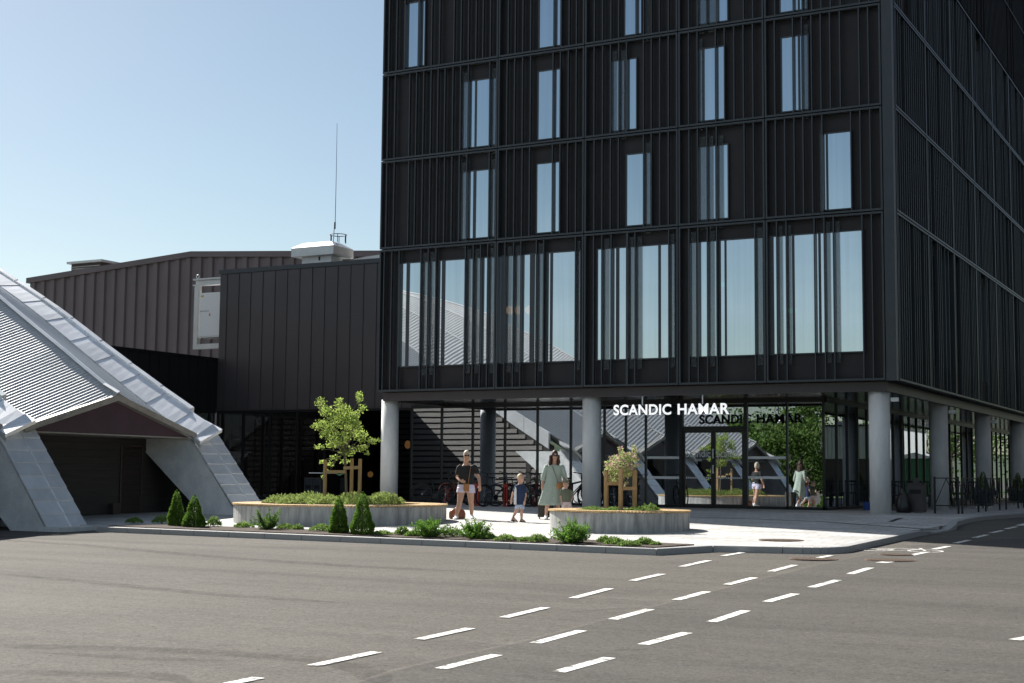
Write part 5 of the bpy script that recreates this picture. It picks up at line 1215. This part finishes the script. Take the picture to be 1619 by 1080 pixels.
# ---------------------------------------------------------------- BICYCLES AND RACKS
m_bikeblk = mat('black_bike_paint', (.014, .014, .016), .3, .2)
m_bikecol = [m_bikeblk, mat('graphite_bike_paint', (.05, .055, .06), .35, .3), mat('navy_bike_paint', (.02, .03, .06), .3, .2), mat('brick_bike_paint', (.18, .035, .02), .35, .1)]
def make_bike():
    t = thing('bicycle', 'black bicycle leaning in the rack by the lobby glass', 'bicycle', (0, 0, 0))
    W_ = .335; fx, rx = .53, -.50
    for x in (rx, fx):
        b = MB(); b.torus((x, 0, W_), W_-.012, .02, 36, 8, 'y'); w_ = b.build('wheel', m_rubber, t, True)
        b = MB(); b.torus((x, 0, W_), W_-.04, .010, 36, 6, 'y'); b.build('rim', m_bikeblk, w_, True)
        b = MB()
        for k in range(18): a = k*math.pi*2/18; b.tube([(x, (-1)**k*.018, W_), (x+(W_-.04)*math.cos(a), 0, W_+(W_-.04)*math.sin(a))], .0016, 4)
        b.lathe([(.022, -.03), (.022, .03)], (x, 0, W_), 12, 'y'); b.build('spokes', m_chrome, w_)
    bb, st, hd, ht = (-.08, 0, .28), (-.20, 0, .80), (.36, 0, .78), (.33, 0, .90)
    b = MB(); b.tube([bb, st], .016, 8); b.tube([(-.17, 0, .68), hd], .016, 8); b.tube([bb, (.385, 0, .70)], .019, 8); b.tube([(.40, 0, .64), ht], .019, 8)
    for s in (-.055, .055): b.tube([bb, (rx, s, W_)], .010, 6); b.tube([(-.17, 0, .68), (rx, s, W_)], .009, 6)
    b.build('frame', m_bikeblk, t, True)
    b = MB()
    for s in (-.05, .05): b.tube([(.40, s*.6, .64), (.44, s, .55), (fx, s, W_)], .012, 6)
    b.build('fork', m_bikeblk, t, True)
    b = MB(); b.tube([ht, (.34, 0, 1.0), (.40, 0, 1.02)], .014, 8); b.tube([(.33, -.31, 1.04), (.40, -.12, 1.02), (.40, .12, 1.02), (.33, .31, 1.04)], .012, 8)
    for s in (-1, 1): b.tube([(.33, s*.31, 1.04), (.28, s*.31, 1.04)], .017, 8)
    b.build('handlebar', m_bikeblk, t, True)
    b = MB(); b.loft([ring_((-.40, 0, .875), .02, .06), ring_((-.34, 0, .88), .02, .085), ring_((-.22, 0, .88), .02, .05), ring_((-.10, 0, .885), .015, .02)]); b.tube([st, (-.24, 0, .87)], .013, 8); b.build('saddle', m_rubber, t, True)
    b = MB(); b.lathe([(.085, -.045), (.085, -.04)], bb, 24, 'y'); b.tube([(-.08, -.06, .28), (.05, -.07, .17)], .009, 6); b.tube([(-.08, .06, .28), (-.21, .07, .39)], .009, 6); b.box(.01, .09, -.15, -.07, .155, .18); b.box(-.25, -.17, .07, .15, .38, .405); b.build('crank', m_black, t)
    b = MB(); 
    for a0 in range(6): 
        a, c = math.radians(30+a0*20), math.radians(50+a0*20); q = [(rx+.37*math.cos(v), y, W_+.37*math.sin(v)) for v, y in ((a, -.025), (a, .025), (c, .025), (c, -.025))]; b.add(q, [(0,1,2,3)])
    b.build('mudguard', m_bikeblk, t)
    return t
def ring_(c, rz, ry, n=14): return [(c[0], c[1]+ry*math.cos(2*math.pi*k/n), c[2]+rz*math.sin(2*math.pi*k/n)) for k in range(n)]
bike0 = make_bike()
BK = [(692, 798, 28, 0, 'black bicycle at the left end of the rack, nearest the planter', 0), (722, 799, 74, 3, 'brick red bicycle mostly hidden behind the woman in shorts', 0), (766, 800, -62, 0, 'black bicycle angled away from the rack beside the mirrored column', 0), (785, 801, 66, 2, 'navy bicycle just left of the blond boy', 0),
      (808, 801, 15, 1, 'graphite bicycle directly behind the blond boy', 0), (832, 801, 78, 0, 'black bicycle between the boy and the green dress', 0), (852, 801, 100, 1, 'graphite bicycle partly hidden by the green dress', 0), (905, 802, 70, 0, 'black bicycle hidden behind the child, beside the middle column', 0), (985, 803.5, 85, 0, 'black bicycle behind the stakes of the smaller planter', 0)]
for i, (px, py, rz, ci, lab, _) in enumerate(BK):
    g = ground(px, py); o = bike0 if i == 0 else copy_tree(bike0); o.location = (g.x, min(g.y, 3.1), gz(g.y)); o.rotation_euler = (R(4 if i % 2 else -5), 0, R(rz)); o['label'] = lab; o['group'] = 'bicycles by the lobby glass'
    if i == 2:
        for ch in children(o):
            for g_ in children(ch):
                if g_.name.startswith('rim'): g_.material_slots[0].link = 'OBJECT'; g_.material_slots[0].material = m_chrome
    for ch in children(o):
        if ch.name.split('.')[0] in ('frame', 'fork', 'mudguard') and ci:
            ch.material_slots[0].link = 'OBJECT'; ch.material_slots[0].material = m_bikecol[ci]
def make_rack():
    t = thing('bike_rack', 'red bike rack', 'bike rack', (0, 0, 0))
    for x in (-.06, .06):
        b = MB(); b.loft([[(x+sx*.032, sy*.02, z) for sx, sy in ((-1,-1),(1,-1),(1,1),(-1,1))] for z in (0, .70)]); b.build('post', m_red, t)
    b = MB(); b.box(-.028, .028, -.018, .018, .60, .66); b.box(-.16, .16, -.06, .06, 0, .012); b.build('base_and_link', m_red, t)
    b = MB(); b.box(.045, .075, -.023, -.02, .05, .1); b.build('sticker', m_white, t)
    return t
rk = make_rack()
for i, (px, py, lab) in enumerate([(705.5, 798, 'red twin-post bike rack left of the woman in shorts'), (754, 800, 'red twin-post bike rack right behind the woman in shorts'), (799.5, 801, 'red twin-post bike rack left of the blond boy'), (845.5, 801, 'red twin-post bike rack between the boy and the green dress')]):
    g = ground(px, py); o = rk if i == 0 else copy_tree(rk); o.location = (g.x, g.y, gz(g.y)); o.rotation_euler = (0, 0, R(-18)); o['label'] = lab; o['group'] = 'red bike racks by the lobby glass'
# ---------------------------------------------------------------- BINS
def bin_box(x0, x1, y0, y1, z0, h, label, slotz, parts_m=m_frame):
    t = thing('litter_bin', label, 'bin', ((x0+x1)/2, (y0+y1)/2, z0))
    b = MB(); b.box(x0, x1, y0, y1, z0+.02, z0+h); b.build('body', parts_m, t, bevel=.01)
    b = MB(); b.box(x0+.06, x1-.06, y0-.004, y0+.004, z0+h*slotz-.06, z0+h*slotz+.06); b.build('opening', m_black, t)
    b = MB(); b.box(x0-.01, x1+.01, y0-.01, y1+.01, z0+h+.001, z0+h+.03); b.build('lid', m_fascia, t)
    return t
gy0 = 3.2
bx0, bx1 = at_y(480.5, 770, gy0).x, at_y(507, 770, gy0).x; bm_ = (bx0+bx1)/2
bin_box(bx0, bm_-.01, gy0, gy0+.4, .04, .78, 'left half of the grey recycling bins behind the left planter', .62)
bin_box(bm_+.01, bx1, gy0, gy0+.4, .04, .78, 'right half of the grey recycling bins behind the left planter', .62)
p = at_y(477, 757, gy0); q_ = at_y(513, 757, gy0)
t = thing('standing_table', 'thin grey standing table above the recycling bins behind the left planter', 'table', (p.x, gy0+.5, .04))
b = MB(); b.box(p.x, q_.x, gy0+.42, gy0+.75, 1.0, 1.03); b.build('tabletop', m_frost, t)
b = MB(); b.box((p.x+q_.x)/2-.04, (p.x+q_.x)/2+.04, gy0+.55, gy0+.63, .05, 1.0); b.box(p.x+.2, q_.x-.2, gy0+.45, gy0+.73, .04, .055); b.build('pedestal', m_black, t)
g = ground(1447.5, 811); t = bin_box(g.x-.22, g.x+.22, g.y, g.y+.42, gz(g.y), .80, 'brown metal litter bin with a slot beside the corner column', .74, m_fascia)
b = MB(); b.box(g.x-.08, g.x+.07, g.y+.12, g.y+.27, gz(g.y)+.831, gz(g.y)+.98); b.build('ashtray', m_fascia, t)
g = ground(1425, 811); rg = random.Random(4)
b = MB(); b.loft([[Vector((g.x+k*.20*math.cos(a)*(1+.14*math.sin(3*a+z*9)), g.y+.2+k*.18*math.sin(a)*(1+.14*math.cos(4*a+z*7)), gz(g.y)+z)) for a in [2*math.pi*i/22 for i in range(22)]] for z, k in ((0, .85), (.06, 1.05), (.2, 1.08), (.38, .85), (.52, .55), (.6, .25), (.66, .3), (.7, .12))])
o = b.build('refuse_sack', m_bag, None, True); o.location = g
for v in o.data.vertices: v.co -= g
tag(o, 'black plastic refuse sack slumped beside the brown litter bin', 'sack')
g = ground(1376, 806.5); t = thing('crate', 'small blue plastic crate peeping out left of the corner column', 'crate', g, .3)
b = LB(); 
for z0, z1 in ((0, .03), (.10, .13), (.20, .24)): b.box(-.2, .2, -.15, .15, z0, z1)
for x in (-.19, -.06, .06, .19): b.box(x-.012, x+.012, -.148, .148, 0, .24)
b.build('ribs', m_blue, t, False); b = LB(); b.box(-.185, .185, -.135, .135, .01, .22); b.build('tub', m_blue, t, False)
# ---------------------------------------------------------------- TERRACE under the overhang
def fence_panel(p, q, label, z):
    t = thing('terrace_barrier', label, 'fence', (p[0], p[1], z), 0, 'black terrace barriers')
    p, q = Vector((*p, z)), Vector((*q, z)); h = Vector((0, 0, 1)); L_ = (q-p).length; m_ = (p+q)/2
    for k in (p, q):
        b = MB(); b.box(k.x-.025, k.x+.025, k.y-.025, k.y+.025, z, z+1.02); b.build('post', m_black, t)
    for hz in (.98, .22): b = MB(); b.bar(p+h*hz, q+h*hz, .03, .03); b.build('rail', m_black, t)
    b = MB(); n = max(1, round(L_/.62))
    for i in range(n):
        a, c = p.lerp(q, i/n), p.lerp(q, (i+1)/n); mm = (a+c)/2; b.bar(a+h*.24, mm+h*.965, .022, .022); b.bar(c+h*.24, mm+h*.965, .022, .022)
    b.build('diagonals', m_black, t)
g0, g1 = ground(1478.5, 811.8), ground(1500, 811.5)
fence_panel((g0.x, g0.y), (g0.x+.62, g0.y+.08), 'front black barrier panel with one big A brace beside the litter bin', gz(g0.y))
xs = g0.x+.70; yy = g0.y+.2
for i, lab in enumerate(['first black side barrier behind the front panel of the terrace', 'second black side barrier of the terrace, before the first flower box', 'third black side barrier of the terrace, behind the first flower box', 'fourth black side barrier of the terrace, before the second flower box', 'last black side barrier of the terrace, farthest from the corner']):
    fence_panel((xs, yy), (xs, yy+2.4), lab, gz(yy)); yy += 3.6
def flower_box(px, py, label, seed):
    g = ground(px, py); z = gz(g.y); rg = random.Random(seed); t = thing('flower_box', label, 'planter', (g.x, g.y, z), 0, 'dark flower boxes on the terrace')
    b = MB(); b.loft([[(g.x+sx*k, g.y+sy*k, zz_) for sx, sy in ((-1,-1),(1,-1),(1,1),(-1,1))] for zz_, k in ((z+.08, .27), (z+.56, .33))]); b.build('box', m_frame, t)
    b = MB()
    for sx in (-.2, -.07, .07, .2): b.box(g.x+sx-.025, g.x+sx+.025, g.y-.24, g.y+.24, z, z+.079)
    b.build('pallet_feet', m_white, t)
    b = MB()
    for i in range(1500):
        u = 1-math.sqrt(rg.random()); a = rg.uniform(0, 6.28); r = .22*(1-u)**.8*(.6+.4*rg.random()); leaf(b, Vector((g.x-.02+r*math.cos(a), g.y+r*math.sin(a), z+.54+u*.68)), Vector((math.cos(a), math.sin(a), 1)), rv(rg), .06, .022)
    b.build('conifer', m_lime, t)
    b = MB(); bv = MB()
    for cx_, cy_, r_ in ((.22, -.2, .2), (-.2, -.25, .22), (.28, .1, .18), (-.27, .05, .17)):
        for i in range(420):
            v = rv(rg)*rg.random()**.4*r_; p = Vector((g.x+cx_, g.y+cy_, z+.55))+Vector((v.x, v.y, v.z*.75)); leaf(bv if rg.random() < .38 else b, p, rv(rg), rv(rg), .045, .034)
    b.build('foliage', m_leafcov, t); bv.build('flowers', m_violet, t)
flower_box(1556, 803.5, 'dark flower box with lime conifer and violet flowers, by the third column', 1)
flower_box(1611, 798.5, 'dark flower box with lime conifer and violet flowers, at the right edge', 2)
def make_chair():
    t = thing('terrace_chair', 'black terrace chair', 'chair', (0, 0, 0))
    b = MB(); b.box(-.22, .22, -.22, .22, .43, .46); b.build('seat', m_black, t)
    b = MB()
    for x in (-.2, -.1, 0, .1, .2): b.bar((x, .21, .46), (x, .27, .86), .02, .02)
    b.bar((-.22, .27, .86), (.22, .27, .86), .03, .05); b.build('backrest', m_black, t)
    for x in (-.2, .2):
        for y in (-.2, .2): b = MB(); b.bar((x, y, 0), (x*.95, y*.95, .43), .025, .025); b.build('leg', m_black, t)
    return t
def make_table():
    t = thing('terrace_table', 'round black terrace table', 'table', (0, 0, 0))
    b = MB(); b.lathe([(.36, .72), (.36, .745)], (0, 0, 0), 28); b.build('tabletop', m_black, t)
    b = MB(); b.tube([(0, 0, .02), (0, 0, .72)], .03, 10); b.build('pedestal', m_black, t)
    b = MB(); b.lathe([(.24, 0), (.24, .015), (.05, .03)], (0, 0, 0), 24); b.build('foot', m_black, t)
    return t
ch0, tb0 = make_chair(), make_table(); first = True
for i, (x, y) in enumerate([(-1.75, 6.2), (-1.7, 9.6), (-1.7, 13.0), (-1.7, 17.5)]):
    nm = ('nearest the corner column', 'second from the corner column', 'third from the corner column', 'farthest from the corner column')[i]
    o = tb0 if i == 0 else copy_tree(tb0); o.location = (x, y, gz(y)); o['label'] = 'round black terrace table under the overhang, ' + nm; o['group'] = 'terrace tables'
    for j, (dx, dy, a) in enumerate(((0, -.75, 180), (.1, .75, 0), (.75, 0, -90))):
        c_ = ch0 if (i == 0 and j == 0) else copy_tree(ch0); c_.location = (x+dx, y+dy, gz(y)); c_.rotation_euler = (0, 0, R(a+8*j-6*i))
        c_['label'] = 'black terrace chair %s the terrace table %s' % (('in front of', 'behind', 'on the street side of')[j], nm); c_['group'] = 'terrace chairs'
# ---------------------------------------------------------------- beyond the hotel on the right, seen mirrored
t = thing('garden_shed', 'dark green metal shed on the lawn far behind the hotel', 'shed', (4.5, 50, gz(60)))
m_green = mat('green_sheet_metal', (.05, .16, .085), .5)
z = gz(60)+ROADZ; b = MB(); b.box(3.3, 5.2, 49, 52, z, z+2.3)
for i in range(10): b.box(3.3+i*.2-.03, 3.3+i*.2+.03, 48.96, 49, z+.05, z+2.25)
b.build('wall', m_green, t); b = MB(); b.prism([(3.1, 48.8, z+2.3), (5.4, 48.8, z+2.3), (5.4, 48.8, z+2.38), (4.2, 48.8, z+2.65), (3.1, 48.8, z+2.38)], (0, 3.5, 0)); b.build('roof', m_galvbox, t)
t = thing('neighbour_building', 'low neighbouring building with pale ribbed upper band and dark base right of the hotel', 'building', (12, 50, gz(60)))
b = MB(); b.box(5.9, 24, 47.5, 60, z, z+2.25); b.build('base_wall', m_louvre, t)
b = MB(); b.box(5.9, 24, 47.5, 60, z+2.25, z+4.2)
for i in range(75): b.box(5.95+i*.24, 6.07+i*.24, 47.44, 47.5, z+2.28, z+4.15)
b.build('upper_band', m_corr, t); b = MB(); b.box(5.8, 24.1, 47.35, 60.1, z+4.2, z+4.3); b.build('roof', m_frame, t)
t = thing('shade_block', 'tall dark unseen block added right of the hotel to keep light off its side', 'building', (36, 10, z))
b = MB(); b.box(26, 44, -12, 95, -1, 40); b.build('wall', m_louvre, t)  # unseen block, added to darken the tower's right face
for fl in range(12):
    b = MB(); b.box(25.94, 26, -11, 94, 1.0+fl*3.2, 2.6+fl*3.2); w_ = b.build('window_band', m_black, t)
b = MB(); b.box(25.8, 44.2, -12.2, 95.2, 40, 40.3); b.build('roof', m_frame, t)
m_hill = mat('wooded_hillside', (.035, .06, .03), .95, 0, scale=.02, col2=(.08, .10, .045))
b = MB(); n = 72; rg = random.Random(8); V = []
for i in range(n+1):
    a = 2*math.pi*i/n; hgt = 34+16*math.sin(3*a+1)+10*math.sin(7*a)+6*math.sin(13*a+2); V += [(620*math.cos(a), 620*math.sin(a), -8), (900*math.cos(a), 900*math.sin(a), hgt*.8), (1150*math.cos(a), 1150*math.sin(a), hgt)]
b.add(V, [(3*i+j, 3*i+j+1, 3*i+j+4, 3*i+j+3) for i in range(n) for j in range(2)]); b.build('hills', m_hill, None, True, 'structure')
